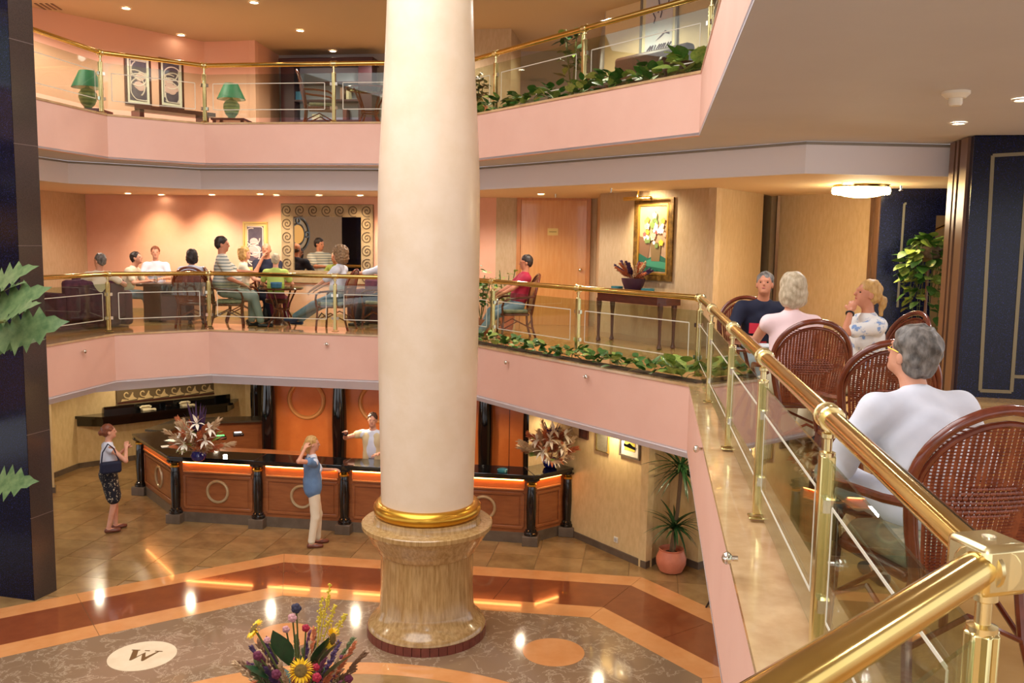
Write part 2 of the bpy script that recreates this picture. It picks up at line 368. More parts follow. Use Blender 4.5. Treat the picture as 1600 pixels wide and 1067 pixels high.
# big navy pillar on the right
PV = [(4.93,10.3),(4.80,9.55),(7.2,8.9),(7.2,10.3)]
pil = struct('pillar_navy', MB().prism(PV, ZM, ZTB-.005), NAVY)
for k, (t0, t1, m) in enumerate(((.05,.28,BRONZE),(.36,.46,BRONZE),(.56,.86,BRONZE))):
    a, b = v2(PV[0],PV[1],t0), v2(PV[0],PV[1],t1)
    ob('bronze_strip', MB().prism([a,b,(b[0]-.03,b[1]+.004),(a[0]-.03,a[1]+.004)], ZM, ZTB-.006), m, pil)
GI = mat('gold_inlay', (126,112,84), .3, .5)
F0, F1 = PV[1], PV[2]; fn = Vector((-.26,-.966,0))*.006
def inlay(a, b, w=.035): 
    pa, pb = onwall(*a, F0, F1), onwall(*b, F0, F1)
    ob('inlay_line', MB().bar(pa+fn, pb+fn, w, .012, up=tuple(fn)), GI, pil)
inlay((1551,243),(1531,610)); inlay((1551,243),(1640,238)); inlay((1531,610),(1580,612)); inlay((1604,280),(1580,612)); inlay((1582,588),(1640,590))
# ---------------- upper gallery walls
UP = mat('upper_grey_wall', (168,160,158), .7); UPP = mat('upper_pink_wall', (240,186,160), .6)
UW = [(-9.4,12.6),(-8.25,15.35),(-6.1,18.0)]
wall('wall_upper_left', UW[0], UW[1], ZT, ZC, UPP); wall('wall_upper_pictures', UW[1], UW[2], ZT, ZC, UPP)
wall('wall_upper_pier', UW[2], (-5.05,17.8), ZT, ZC, UPP); wall('wall_upper_pier_side', (-5.05,17.8), (-4.95,19.2), ZT, ZC, UPP)
wall('wall_upper_back', (-4.95,19.2), (1.6,18.2), ZT, ZC, UP)
wall('wall_upper_stub', (-.75,16.6), (-.1,16.5), ZT, ZC, PAPER); wall('wall_upper_stub_side', (-.1,16.5), (.08,17.6), ZT, ZC, PAPER)
wall('wall_upper_return', (1.6,18.2), WP0, ZT, ZC, UP); wall('wall_upper_painting', WP0, (3.6,12.24), ZT, ZC, mat('cream_wall', (226,200,156), .6))
# ---------------- ground walls
GW = mat('cream_wallpaper', (228,200,146), .55, col2=(216,186,130), scale=8, stretch=(2,2,.8), bump=.05)
GL = [(-8.75,15.2),(-8.45,17.15),(-5.85,19.45),(-3.9,19.2)]
wall('wall_ground_left', GL[0], GL[1], 0, 2.0, GW)
wall('wall_ground_back', GL[1], GL[2], 0, 2.0, GW)
wall('wall_ground_return', GL[2], GL[3], 0, 2.0, GW)
wall('wall_ground_inner', GL[3], (-4.2,16.35), 0, 2.0, GW)
struct('wall_ground_pilaster', MB().prism([(-8.05,15.45),(-8.9,15.2),(-9.5,15.2),(-9.5,16.2),(-8.5,16.2)], 0, 2.0), GW)
PW0, PW1 = (-4.35,16.33), (.75,15.52)
wall('wall_reception_back', PW0, PW1, 0, 2.0, LIGHTWOOD)
GR = [(.3,14.5),(1.93,12.2),(2.32,12.64),(2.67,12.2),(4.2,13.6)]
for i in range(4): wall('wall_ground_right', GR[i], GR[i+1], 0, 2.0, GW)
wall('wall_ground_link', (.75,15.52), (.3,14.5), 0, 2.0, GW)
def base(nm, P, m=SKIRT):
    A = offset(P, -.02)
    for i in range(len(P)-1): struct(nm, MB().prism([P[i],P[i+1],A[i+1],A[i]], 0, .1), m)
base('baseboard_right', GR); base('baseboard_left', GL)
struct('baseboard_pilaster', MB().prism([(-8.03,15.44),(-8.9,15.17),(-8.9,15.3),(-8.1,15.6)], 0, .1), SKIRT)
def mbase(P, z=ZM):
    A = offset(P, -.015)
    for i in range(len(P)-1): struct('baseboard_gallery', MB().prism([P[i],P[i+1],A[i+1],A[i]], z, z+.09), mat('tan_skirting', (190,160,124), .4))
mbase([WB0,WB1,(.02,17.22)]); mbase([(1.42,17.02),(1.56,17.0),WP0,WP1,(4.02,14.62)])
# ---------------- dark granite pillar on the left
pl = struct('pillar_granite', MB().prism([(-5.91,10.74),(-6.75,10.95),(-6.75,11.6),(-6.30,11.6),(-5.82,11.08)], 0, ZC), NAVY)
ob('brown_face', MB().prism([(-5.905,10.74),(-5.805,11.08),(-5.80,11.08),(-5.90,10.73)], 0, ZC), NAVYSIDE, pl)
for z in (1.05,2.1,3.25,4.4,5.6,6.8): ob('joint', MB().prism([(-5.90,10.729),(-5.799,11.08),(-5.802,11.082),(-5.91,10.74)], z, z+.008), mat('joint', (92,76,70), .5), pl)
# ---------------- central column
cx, cy = -.945, 10.06
col = thing('column', 'tall cream round column with gold ring on a travertine pedestal', 'column', (cx,cy,0))
ob('pedestal', MB().lathe([(.66,.1),(.685,.105),(.68,.14),(.655,.175),(.60,.215),(.575,.26),(.56,.30),(.545,.34),(.535,.62),(.535,.98),(.565,1.0),(.575,1.03),(.585,1.06),(.64,1.12),(.665,1.17),(.705,1.23),(.73,1.26),(.75,1.28),(.752,1.325),(.74,1.335)], 64), TRAV, col)
ob('collar', MB().lathe([(.74,1.335),(.625,1.34),(.615,1.36),(.612,1.42),(.60,1.425)], 64), TRAV, col)
ob('gold_ring', MB().torus((0,0,1.495), .535, .085, 64, 14), GOLD, col)
zz = np.linspace(1.42, 8.3, 40)
ob('shaft', MB().lathe([(.522+.046*math.sin(min(max((z-1.5)/5.0,0),1)*PI*.85+.1) - max(0,z-5.2)*.038, z) for z in zz], 64), COLUMN, col)
for k in range(44):
    a0, a1 = 2*PI*(k+.03)/44, 2*PI*(k+.97)/44
    P = [(.665*math.cos(a0),.665*math.sin(a0)),(.692*math.cos(a0),.692*math.sin(a0)),(.692*math.cos(a1),.692*math.sin(a1)),(.665*math.cos(a1),.665*math.sin(a1))]
    ob('plinth_tile', MB().prism(P, 0, .1), REDTILE, col)
# ---------------- railings
def rail_run(label, pts, z, posts, ends=(0,0), first_post=True):
    "pts: plan start and end; posts: distances along where posts stand"
    a, b = Vector(pts[0]), Vector(pts[1]); d = (b-a); L = d.length; d.normalize(); ang = math.atan2(d.y, d.x)
    r = thing('balcony_railing', label, 'railing', (a.x,a.y,z), ang)
    H = .94
    ob('handrail', MB().tube([(-ends[0],0,H),(L+ends[1],0,H)], .036, 16), BRASS, r)
    for x in posts:
        p = ob('post', MB().box((x,0,.42), (.055,.055,.76)).box((x,0,.022),(.10,.10,.012)), POSTB, r, bevel=.006)
        ob('post_neck', MB().lathe([(.030,.795),(.030,.81),(.016,.815),(.016,.86),(.026,.865),(.026,.88),(.016,.885),(.016,.93)], 12, (x,0,0)), SOCK, p)
        ob('rail_socket', MB().tube([(x-.05,0,H),(x-.042,0,H),(x-.04,0,H),(x+.04,0,H),(x+.042,0,H),(x+.05,0,H)], [.046,.05,.044,.044,.05,.046], 16), SOCK, p)
        for sx in (-1,1):
            for h in (.24,.62): ob('glass_clamp', MB().box((x+sx*.045,0,h), (.035,.035,.05)), CHROME, p)
    for x0, x1 in zip(posts[:-1], posts[1:]):
        g0, g1 = x0+.045, x1-.045
        p = ob('glass_pane', MB().box(((g0+g1)/2,0,.44), (g1-g0,.01,.70)), GLASS, r)
        e = .11; zz = (.22,.64); 
        for q in ((((g0+e),zz[0]),((g1-e),zz[0])),(((g0+e),zz[1]),((g1-e),zz[1])),(((g0+e),zz[0]),((g0+e),zz[1])),(((g1-e),zz[0]),((g1-e),zz[1]))):
            ob('etched_line', MB().bar((q[0][0],-.006,q[0][1]), (q[1][0],-.006,q[1][1]), .012, .002, up=(0,1,0)), ETCH, p)
    return r
R0 = offset(EDGE, .12)
def rails(z, lv, up):
    base = z+.018
    c0, c1, c2, c3 = R0[0], R0[1], R0[2], R0[3]
    c4 = (2.19,10.45); c3p = (c4[0]-D54[0]*5.1, c4[1]-D54[1]*5.1)
    L = (Vector(c1)-Vector(c0)).length
    rail_run(lv+' brass and glass railing stretch next to the dark granite pillar', (c0,c1), base, [L-5.3,L-3.55,L-1.8,L])
    rail_run(lv+' brass and glass railing, short stretch left of the middle', (c1,c2), base, [0,(Vector(c2)-Vector(c1)).length])
    L = (Vector(c3p)-Vector(c2)).length
    rail_run(lv+' brass and glass railing stretch running behind the cream column', (c2,c3p), base, [0,2.24,L])
    rail_run(lv+' brass and glass railing stretch behind the planter', (c3p,c4), base, [0,5.1-4.25,5.1-2.2,5.1])
    nw = (.955,1.73); d = Vector(nw)-Vector(c4); L = d.length; d.normalize()
    if not up:
        rail_run(lv+' long brass and glass railing stretch beside the lounge chairs', (c4,nw), base, [.0,L-7.05,L-5.02,L-3.28,L-1.52,L])
        nw2 = (nw[0]-.73*2.4, nw[1]-.683*2.4)
        rail_run(lv+' nearest brass handrail stretch leaving the corner block', (nw,nw2), base, [0,1.5,2.4])
        n = thing('corner_block', 'large brass corner block joining the two nearest handrails', 'rail joint', (nw[0],nw[1],base+.94), math.radians(-75))
        ob('block', MB().box((0,0,0), (.11,.11,.105)), SOCK, n, bevel=.014)
        ob('cap_screw', MB().lathe([(.014,0),(.014,.006)], 12, (0,0,.049)), CHROME, n)
    else:
        rail_run(lv+' brass and glass railing stretch disappearing above the lounge ceiling', (c4,v2(c4,nw,.6)), base, [0,1.9,3.8])
rails(ZM, 'middle gallery', False); rails(ZT, 'top gallery', True)
# ================================================================= reception
P1,P2,P3,P4,P5,P6,P7 = (-6.52,15.46),(-5.33,13.94),(-3.96,13.75),(-2.56,13.54),(-1.12,13.33),(.33,13.13),(.90,13.60)
PC = [P1,P2,P3,P4,P5,P6,P7]
GLOW = mat('strip_lamp', (255,190,110), .5, emit=(255,168,90), estr=9)
RINGM = mat('ring_wood', (178,150,108), .25, .2)
where = ['angled end bay of the wooden reception counter, on the left','wooden reception counter bay below the tall lily bouquet','wooden reception counter bay behind the woman in the blue shirt','wooden reception counter bay just left of the cream column','wooden reception counter bay half hidden by the cream column','angled end bay of the wooden reception counter, by the framed notices']
for i in range(6):
    a, b = Vector(PC[i]), Vector(PC[i+1]); d = b-a; L = d.length; ang = math.atan2(d.y,d.x)
    u = thing('counter_unit', where[i], 'counter', (a.x,a.y,0), ang, 'reception counter bays')
    ob('body', MB().box((L/2,.16,.59), (L-.02,.22,.86)), WOOD, u)
    ob('plinth', MB().box((L/2,.17,.08), (L-.02,.26,.16)), SKIRT, u)
    x0, x1 = .13, L-.13
    ob('moulding', MB().box((L/2,.035,.83), (x1-x0+.02,.03,.03)), mat('pale_wood', (216,142,84), .3), u, bevel=.008)
    ob('fascia_panel', MB().box((L/2,.042,.92), (x1-x0+.04,.016,.14)), LIGHTWOOD, u)
    ob('strip_light', MB().box((L/2,.02,.985), (x1-x0,.03,.02)), GLOW, u)
    ob('panel_field', MB().box((L/2,.045,.50), (x1-x0-.12,.012,.44)), WOOD, u)
    for q in (((x0,.76),(x1,.76)),((x0,.24),(x1,.24)),((x0,.24),(x0,.76)),((x1,.24),(x1,.76))):
        ob('panel_frame', MB().bar((q[0][0],.04,q[0][1]), (q[1][0],.04,q[1][1]), .045, .02, up=(0,1,0)), WOOD, u, bevel=.006)
    if i in (1,2,3,4,0): ob('ring', MB().torus((L/2,.034,.52), .17, .024, 40, 8, rot=Matrix.Rotation(PI/2,3,'X')), RINGM, u)
cwh = ['at the far left end of the counter','at the corner below the tall lily bouquet','third from the left along the counter front','beside the woman in the blue shirt','hidden behind the cream column','at the right corner of the counter','at the right end of the counter by the wall']
for i, p in enumerate(PC):
    u = thing('counter_column', 'short black turned column '+cwh[i], 'column', (p[0],p[1],0), math.radians(-8), 'short black counter columns')
    ob('plinth_block', MB().box((0,0,.075), (.24,.24,.15)), SKIRT, u, bevel=.006)
    ob('shaft', MB().lathe([(.105,.15),(.105,.19),(.085,.20),(.085,.225),(.065,.24),(.072,.40),(.078,.58),(.070,.78),(.06,.90),(.058,.91)], 20), BLACK, u)
    ob('gold_collar', MB().lathe([(.062,.90),(.075,.91),(.075,.935),(.062,.945)], 20), GOLD, u)
    ob('capital', MB().lathe([(.06,.945),(.07,.96),(.11,.985),(.125,1.0),(.125,1.018)], 20), BLACK, u)
wt = [offset(PC,-.13), offset(PC,.36)]
cw = thing('counter_worktop', 'long black polished worktop running over the whole reception counter', 'worktop', (P4[0],P4[1],1.02))
ob('slab', ribbon(wt[0], wt[1], 1.06, 1.10), mat('black_granite', (16,17,18), .07, coat=.6), cw, world=True, bevel=.008)
ob('edge_band', ribbon(offset(PC,-.10), offset(PC,.33), 1.02, 1.06), BLACK, cw, world=True)
# back counter (L shaped, along the left and rear of the desk)
bc = thing('back_counter', 'raised wooden back counter with dark stone top behind the lily bouquet', 'counter', (-6.2,16.6,0))
BP = [(-6.50,15.75),(-6.30,16.75),(-4.62,17.15)]
ob('stone_top', ribbon(offset(BP,.05), offset(BP,-.38), 1.06, 1.10), mat('dark_stone_top', (70,62,48), .12, coat=.4), bc, world=True)
ob('body', ribbon(BP, offset(BP,-.26), .0, 1.06), WOOD, bc, world=True)
# back wall rings, panels and tall columns
pw = Vector(PW1)-Vector(PW0); pd = pw.normalized(); pn = Vector((pd.y,-pd.x))
def onpw(x, z, off=0):
    r = onwall(x, 600, PW0, PW1); return Vector((r.x+pn.x*off, r.y+pn.y*off, z))
wrb = [o for o in COL.objects if o.name == 'wall_reception_back'][0]
xs = [425,535,648,762,832]
RMW = Matrix((Vector((pd.x,pd.y,0)), Vector((0,0,1)), Vector((pn.x,pn.y,0)))).transposed()
for i in range(4):
    a, b = onpw(xs[i]+3,0,.02), onpw(xs[i+1]-3,0,.02)
    ob('wall_panel', MB().prism([a.xy, b.xy, (b+Vector((-pn.x,-pn.y,0))*.018).xy, (a+Vector((-pn.x,-pn.y,0))*.018).xy], .2, 1.97), LIGHTWOOD, wrb)
    if i < 2:
        c = (a+b)/2; c.z = 1.60
        ob('wall_ring', MB().torus(c+Vector((pn.x,pn.y,0))*.01, .33, .04, 48, 8, rot=RMW), mat('ring_gold_wood', (218,150,84), .3, .2), wrb)
    if i == 3: ob('panel_joint', MB().prism([((a+b)/2+Vector((pn.x,pn.y,0))*.002).xy, ((a+b)/2+Vector((pn.x*.002+pd.x*.012,pn.y*.002+pd.y*.012,0))).xy, ((a+b)/2+Vector((pd.x*.012,pd.y*.012,0))).xy, ((a+b)/2).xy], .2, 1.97), DARKWOOD, wrb)
tw = ['leftmost of those behind the reception desk','between the two wall rings','hidden behind the cream column','right of the cream column','rightmost, behind the round dried wreath']
def tallcol(p, lab):
    u = thing('tall_column', 'tall glossy black column, '+lab, 'column', (p.x,p.y,0), 0, 'tall black reception columns')
    ob('shaft', MB().lathe([(.11,.12),(.12,.5),(.135,1.2),(.13,1.45),(.115,1.75),(.10,1.97)], 24), BLACK, u)
    ob('base', MB().lathe([(.16,0),(.16,.06),(.135,.07),(.135,.12),(.11,.13)], 24), BLACK, u)
for x, l in zip(xs, tw): tallcol(onpw(x, 0, .17), l)
tallcol(Vector((-5.35,18.6,0)), 'far back at the end of the black wall shelf')
# wall shelf with phones, wave relief
d1 = Vector((2.6,2.3,0)).normalized(); n1 = Vector((d1.y,-d1.x,0)); O = Vector((*GL[1],0))
def onsh(s, z, off=0): return O+d1*s+n1*off+Vector((0,0,z))
sh = thing('wall_shelf', 'long black shelf with tapered ends on the cream wall', 'shelf', tuple(onsh(1.6,.9)))
A = [onsh(-.05,0,.02),onsh(.35,0,.42),onsh(3.0,0,.42),onsh(3.3,0,.02)]
ob('board', MB().prism([p.xy for p in A], .99, 1.04), BLACK, sh, world=True)
B = [onsh(.0,0,.02),onsh(.38,0,.36),onsh(2.9,0,.36),onsh(3.2,0,.02)]
ob('apron', MB().prism([p.xy for p in B], .84, .99), BLACK, sh, world=True)
C = [onsh(.5,0,.01),onsh(.5,0,.05),onsh(3.1,0,.05),onsh(3.1,0,.01)]
ob('backboard', MB().prism([p.xy for p in C], 1.04, 1.16), BLACK, sh, world=True)
CORD = mat('phone_cord', (220,206,170), .5)
for k, (s, l) in enumerate(((1.25,'left cream telephone with coiled cord on the black wall shelf'),(2.05,'right cream telephone with coiled cord on the black wall shelf'))):
    t = thing('telephone', l, 'telephone', tuple(onsh(s,1.04,.22)), math.atan2(d1.y,d1.x), 'telephones on the wall shelf')
    ob('base', MB().prism([(-.09,-.09),(.09,-.09),(.08,.09),(-.08,.09)], 0, .05), CORD, t, bevel=.01)
    ob('handset', MB().tube([(-.11,.02,.06),(-.07,.02,.085),(.07,.02,.085),(.11,.02,.06)], .022, 8), CORD, t)
    ob('coiled_cord', MB().tube([(.1+.04*math.cos(a)+a*.004, -.08+.05*math.sin(a), .02+.012*math.sin(2*a)) for a in np.linspace(0,9,40)], .012, 6), CORD, t)
t = tag(ob('note_holder', MB().box(tuple(onsh(1.7,1.07,.2)), (.1,.07,.06), rz=.7), BLACK, bevel=.006), 'small black note holder between the two cream telephones', 'holder')
RELW = mat('relief_sand', (206,178,126), .5); RELD = mat('relief_dark', (104,84,54), .5)
rl = thing('wave_relief', 'long framed relief of rolling sand-coloured waves above the black shelf', 'relief', tuple(onsh(1.75,1.22)), math.atan2(d1.y,d1.x))
ob('backing', MB().box((0,-.02,.14), (2.0,.03,.30)), RELD, rl)
ob('frame', MB().bar((-1.0,-.04,-.01),(1.0,-.04,-.01),.03,.03).bar((-1.0,-.04,.29),(1.0,-.04,.29),.03,.03).bar((-1.0,-.04,-.01),(-1.0,-.04,.29),.03,.03).bar((1.0,-.04,-.01),(1.0,-.04,.29),.03,.03), DARKWOOD, rl)
for k in range(6):
    c = (-.80+.32*k, .155); sp = [(c[0]+(.01+.0165*a)*math.cos(a+.4), -.042, c[1]+(.01+.0165*a)*math.sin(a+.4)) for a in np.linspace(0,2*PI*.98,36)]
    w = ob('wave', MB().tube(sp, .014, 6), RELW, rl)
    ob('wave_crest', MB().prism([(c[0]+.10,c[1]+.02),(c[0]+.13,c[1]-.06),(c[0]+.20,c[1]-.11),(c[0]-.12,c[1]-.14),(c[0]-.10,c[1]-.09),(c[0]+.02,c[1]-.115)], 0, .02).xf(Matrix.Rotation(PI/2,4,'X')).xf(Matrix.Translation((0,-.032,0))), RELW, w)
# small things on the counter
def disc_item(nm, lab, cat, p, prof, m, n=24): return tag(ob(nm, MB().lathe(prof, n, tuple(p)), m), lab, cat)
TEAL = mat('teal_glass', (60,130,136), .2, coat=.4)
ASH = [(.05,0),(.075,.005),(.08,.04),(.07,.045),(.062,.018),(.0,.015)]
disc_item('ashtray', 'teal ashtray on the reception worktop right of the column', 'ashtray', onz(785,737,1.10), ASH, TEAL)
for k, (x, y, c, l) in enumerate(((345,683,(90,220,110),'card terminal with a green screen on the reception desk'),(372,678,(230,235,240),'card terminal with a white screen on the reception desk'))):
    p = onz(x, y, 1.13); t = thing('card_terminal', l, 'terminal', (p.x,p.y,1.103), .4)
    ob('body', MB().prism([(-.09,-.11),(.09,-.11),(.08,.11),(-.08,.11)], 0, .05), BLACK, t, bevel=.012)
    ob('screen', MB().box((0,.03,.052), (.12,.09,.004)), mat('screen_%d'%k, c, .4, emit=c, estr=.8), t)
    
for k, (x, y, rz, l) in enumerate(((262,697,.5,'loose cream leaflet on the dark worktop below the bouquet'),(268,688,-.3,'white bright sheet lying behind the cream leaflet'))):
    p = onz(x, y, 1.105); tag(ob('paper_sheet', MB().box((p.x,p.y,1.104), (.2,.14,.004), rz=rz), IVORY), l, 'paper')
tag(ob('tea_light', MB().lathe([(.03,0),(.035,.03),(.03,.035)],12,tuple(onz(352,714,1.10))), mat('lamp_white',(255,250,240),.4,emit=(255,244,225),estr=8)), 'small bright light on the black worktop right of the bouquet', 'light')
# monitor behind the desk
m = thing('desk_drawers', 'low wooden desk cabinet behind the reception worktop', 'cabinet', (-4.3,15.2,0), math.radians(-8))
ob('body', MB().box((0,0,.4), (1.6,.5,.8)), LIGHTWOOD, m); ob('top', MB().box((0,0,.82), (1.64,.54,.04)), WOOD, m)
for x in (-.53,0,.53): dd = ob('drawer', MB().box((x,-.255,.6), (.48,.02,.3)), WOOD, m); ob('knob', MB().ball((x,-.275,.6), .018), BRASS, dd)
# notices on the right ground wall
gd = (Vector(GR[1])-Vector(GR[0])).normalized(); ga = math.atan2(gd.y, gd.x); gn = Vector((gd.y,-gd.x,0))
def frame_on(nm, lab, x, y, w, h, p, q, fm, mm, im, fw=.03, matw=.05, cat='picture'):
    c = onwall(x, y, p, q); d = (Vector(q)-Vector(p)).normalized(); n = Vector((d.y,-d.x,0)); c = c+n*.002
    t = thing(nm, lab, cat, tuple(c), math.atan2(d.y,d.x))
    ob('frame', MB().bar((-w/2,-.02,-h/2+fw/2),(w/2,-.02,-h/2+fw/2),.03,fw).bar((-w/2,-.02,h/2-fw/2),(w/2,-.02,h/2-fw/2),.03,fw).bar((-w/2+fw/2,-.02,-h/2+fw),(-w/2+fw/2,-.02,h/2-fw),fw,.03,up=(0,1,0)).bar((w/2-fw/2,-.02,-h/2+fw),(w/2-fw/2,-.02,h/2-fw),fw,.03,up=(0,1,0)), fm, t)
    if mm: ob('mount', MB().box((0,-.010,0), (w-2*fw,.012,h-2*fw)), mm, t)
    if im: ob('print', MB().box((0,-.018,0), (w-2*fw-2*matw,.006,h-2*fw-2*matw)), im, t)
    return t
g0, g1 = GR[0], GR[1]
frame_on('framed_notice', 'small dark framed picture high on the wall beside the dried wreath', 914, 668, .2, .34, g0, g1, DARKWOOD, None, mat('brown_print',(112,62,44),.5,col2=(60,36,30),scale=9), .025, .0)
t = frame_on('wall_plaque', 'grey metal plaque between the two framed pictures by the counter', 943, 687, .27, .36, g0, g1, mat('pale_brass',(196,176,120),.3,.8), mat('plaque_metal',(176,166,140),.35,.5,col2=(150,142,122),scale=30,stretch=(1,1,6)), None, .012, 0, 'plaque')
for x in (-.12,.12): ob('screw', MB().ball((x,-.03,-.165), .012), BRASS, t)
t = frame_on('framed_picture', 'white-mounted picture of a dark skyline under a yellow sky', 986, 690, .42, .46, g0, g1, mat('grey_frame',(112,100,84),.4), IVORY, mat('yellow_sky',(240,190,50),.5,col2=(250,210,90),scale=3), .025, .075)
ob('skyline', MB().prism([(-.12,-.08),(.12,-.1),(.12,-.06),(.06,-.05),(0,-.02),(-.06,-.05),(-.12,-.04)], 0, .003).xf(Matrix.Rotation(PI/2,4,'X')).xf(Matrix.Translation((0,-.021,0))), BLACK, t)
so = onwall(963,843,g0,g1); t = thing('wall_socket', 'white wall socket low on the cream wall', 'socket', tuple(so), ga)
ob('plate', MB().box((0,-.008,0),(.085,.016,.085)), IVORY, t, bevel=.006); ob('insert', MB().lathe([(.028,0),(.026,.004)],20).xf(Matrix.Rotation(PI/2,4,'X')).xf(Matrix.Translation((0,-.016,0))), mat('socket_grey',(190,186,176),.5), t)
ez = thing('sign_stand', 'thin black metal stand legs half hidden by the pink fascia', 'stand', (2.75,10.8,0))
ob('leg', MB().tube([(-.25,.06,.0),(.05,.02,.62)], .012, 6), BLACK, ez); ob('leg', MB().tube([(.0,-.35,.0),(.06,-.02,.62)], .012, 6), BLACK, ez); ob('leg', MB().tube([(.4,.15,0),(.08,.0,.62)], .012, 6), BLACK, ez)
ob('board', MB().box((.06,0,.75),(.4,.02,.3)), IVORY, ez)
# ================================================================= gallery decor
# door
D0, D1 = WB1, (1.56,17.0); dd = (Vector(D1)-Vector(D0)).normalized(); da = math.atan2(dd.y,dd.x)
dl, dr = onwall(812,505,D0,D1), onwall(913,505,D0,D1); dt = onwall(860,313,D0,D1).z; dw = (dr-dl).length
door = bpy.data.objects.new('door_1', None); COL.objects.link(door); door.location = (dl.x,dl.y,ZM); door.rotation_euler = (0,0,da); door['kind'] = 'structure'; door['label'] = 'tall beech door with brass sign and knob'
hh = dt-ZM
ob('door_leaf', MB().box((dw/2,-.02,hh/2), (dw,.04,hh)), DOORWOOD, door)
fr = mat('door_frame_wood', (206,140,82), .35, col2=(190,124,68), scale=5, stretch=(6,6,.6))
for a, b, w in (((-.04,hh/2),(.08,hh+.08),0),((dw+.04,hh/2),(.08,hh+.08),0),((dw/2,hh+.04),(dw,.08),0)): ob('door_frame', MB().box((a[0],-.035,a[1]),(b[0],.07,b[1])), fr, door, bevel=.006)
kn = ob('door_knob', MB().ball((dw-.10,-.09,hh*.45), .036).tube([(dw-.10,-.04,hh*.45),(dw-.10,-.09,hh*.45)], .014, 10), CHROME, door)
ob('keyhole_plate', MB().lathe([(.035,0),(.03,.006)],16).xf(Matrix.Rotation(PI/2,4,'X')).xf(Matrix.Translation((dw-.10,-.04,hh*.45))), CHROME, kn)
sg = ob('door_sign', MB().box((dw*.49,-.045,hh*.75),(.20,.012,.13)), mat('brass_sign',(222,186,104),.3,.4), door)
ob('engraved_line', MB().box((dw*.49,-.0518,hh*.75),(.14,.002,.022)), mat('sign_ink',(176,144,66),.4), sg)
# flower painting + lamp
GF = mat('gilt_frame', (150,112,52), .35, .5, col2=(96,70,34), scale=14)
pc = frame_on('flower_painting', 'gilt-framed still life of flowers above the console table', 1022, 374, .86, 1.28, WP0, WP1, GF, mat('painting_ground',(196,160,120),.5,col2=(150,120,98),scale=2), None, .10, 0, 'painting')
ob('inner_gilt', MB().bar((-.33,-.03,-.535),(.33,-.03,-.535),.02,.03).bar((-.33,-.03,.535),(.33,-.03,.535),.02,.03).bar((-.32,-.03,-.52),(-.32,-.03,.52),.03,.02,up=(0,1,0)).bar((.32,-.03,-.52),(.32,-.03,.52),.03,.02,up=(0,1,0)), mat('bright_gilt',(224,176,84),.25,.7), pc)
def paint(pts, col, nm, dep=.019): ob(nm, MB().prism(pts, 0, .003).xf(Matrix.Rotation(PI/2,4,'X')).xf(Matrix.Translation((0,-dep,0))), mat('paint_%d_%d_%d'%col, col, .5), pc)
paint([(-.31,-.5),(.31,-.5),(.31,-.30),(.1,-.22),(-.1,-.30),(-.31,-.22)], (26,92,72), 'painted_cloth')
paint([(-.31,-.40),(.31,-.46),(.31,-.36),(-.05,-.31)], (58,134,106), 'painted_fold', .022)
paint([(-.31,-.22),(-.1,-.30),(-.05,0),(-.31,.05)], (120,86,62), 'painted_shadow', .0185)
paint([(-.02,-.34),(.16,-.34),(.19,-.05),(-.05,-.05)], (120,96,60), 'painted_vase', .024)
rr = random.Random(3)
for k in range(34):
    a = rr.uniform(0,2*PI); q = rr.random()**.6; x, z, r = .04+.24*q*math.cos(a), .16+.27*q*math.sin(a), rr.uniform(.035,.075)
    c = rr.choice([(250,240,225),(248,226,190),(244,200,60),(226,86,84),(240,160,140),(252,246,236),(110,130,70),(90,112,60)])
    paint([(x+r*math.cos(t_)*(.8+.2*math.sin(5*t_)), z+r*math.sin(t_)*(.8+.2*math.sin(5*t_))) for t_ in np.linspace(0,2*PI,13)[:-1]], c, 'painted_bloom', .026+k*.0004)
wpd = (Vector(WP1)-Vector(WP0)).normalized(); wpn = Vector((wpd.y,-wpd.x,0)); wpa = math.atan2(wpd.y,wpd.x)
lp = onwall(1012,311,WP0,WP1)
pl_ = thing('picture_lamp', 'slim brass picture lamp over the flower painting', 'lamp', tuple(lp), wpa)
ob('shade', MB().tube([(-.3,-.22,0),(.3,-.22,0)], .03, 10), BRASS, pl_); ob('arm', MB().tube([(0,-.22,.02),(0,-.2,.14),(0,-.1,.20),(0,0,.21)], .012, 8), BRASS, pl_); ob('bracket', MB().lathe([(.045,0),(.04,.02)],16).xf(Matrix.Rotation(PI/2,4,'X')).xf(Matrix.Translation((0,0,.21))), BRASS, pl_)
q = lp+wpn*.45; light('picture_lamp_glow', 'SPOT', (q.x,q.y,5.30), 60, (1,.84,.55), target=tuple(onwall(1022,350,WP0,WP1)), size=.06, spot=2.0, blend=.9)
# console table
ct = thing('console_table', 'dark wood console table with turned legs below the flower painting', 'table', (1.93,13.98,ZM), wpa)
L_, D_ = 1.62, .44
top = [(-L_/2,.2),(-L_/2,-.14),(-L_/2+.1,-.24),(L_/2-.1,-.24),(L_/2,-.14),(L_/2,.2)]
ob('tabletop', MB().prism(top, .80, .835), DARKWOOD, ct, bevel=.008)
ob('apron', MB().prism([(p[0]*.95,p[1]*.9) for p in top], .66, .80), DARKWOOD, ct)
for sx in (-1,1):
    for y in (-.16,.13):
        x = sx*(L_/2-.12)
        ob('leg', MB().lathe([(.03,0),(.045,.02),(.028,.06),(.022,.10),(.03,.45),(.045,.60),(.045,.70)], 12, (x,y,0)), DARKWOOD, ct)
def on_ct(x, y, z=.835): 
    v = Matrix.Rotation(wpa,3,'Z')@Vector((x,y,0)); return (1.93+v.x, 13.98+v.y, ZM+z)
disc_item('ashtray', 'teal dish at the left end of the console table', 'dish', on_ct(-.45,.0), [(.07,0),(.095,.005),(.10,.06),(.09,.06),(.08,.02),(0,.018)], TEAL)
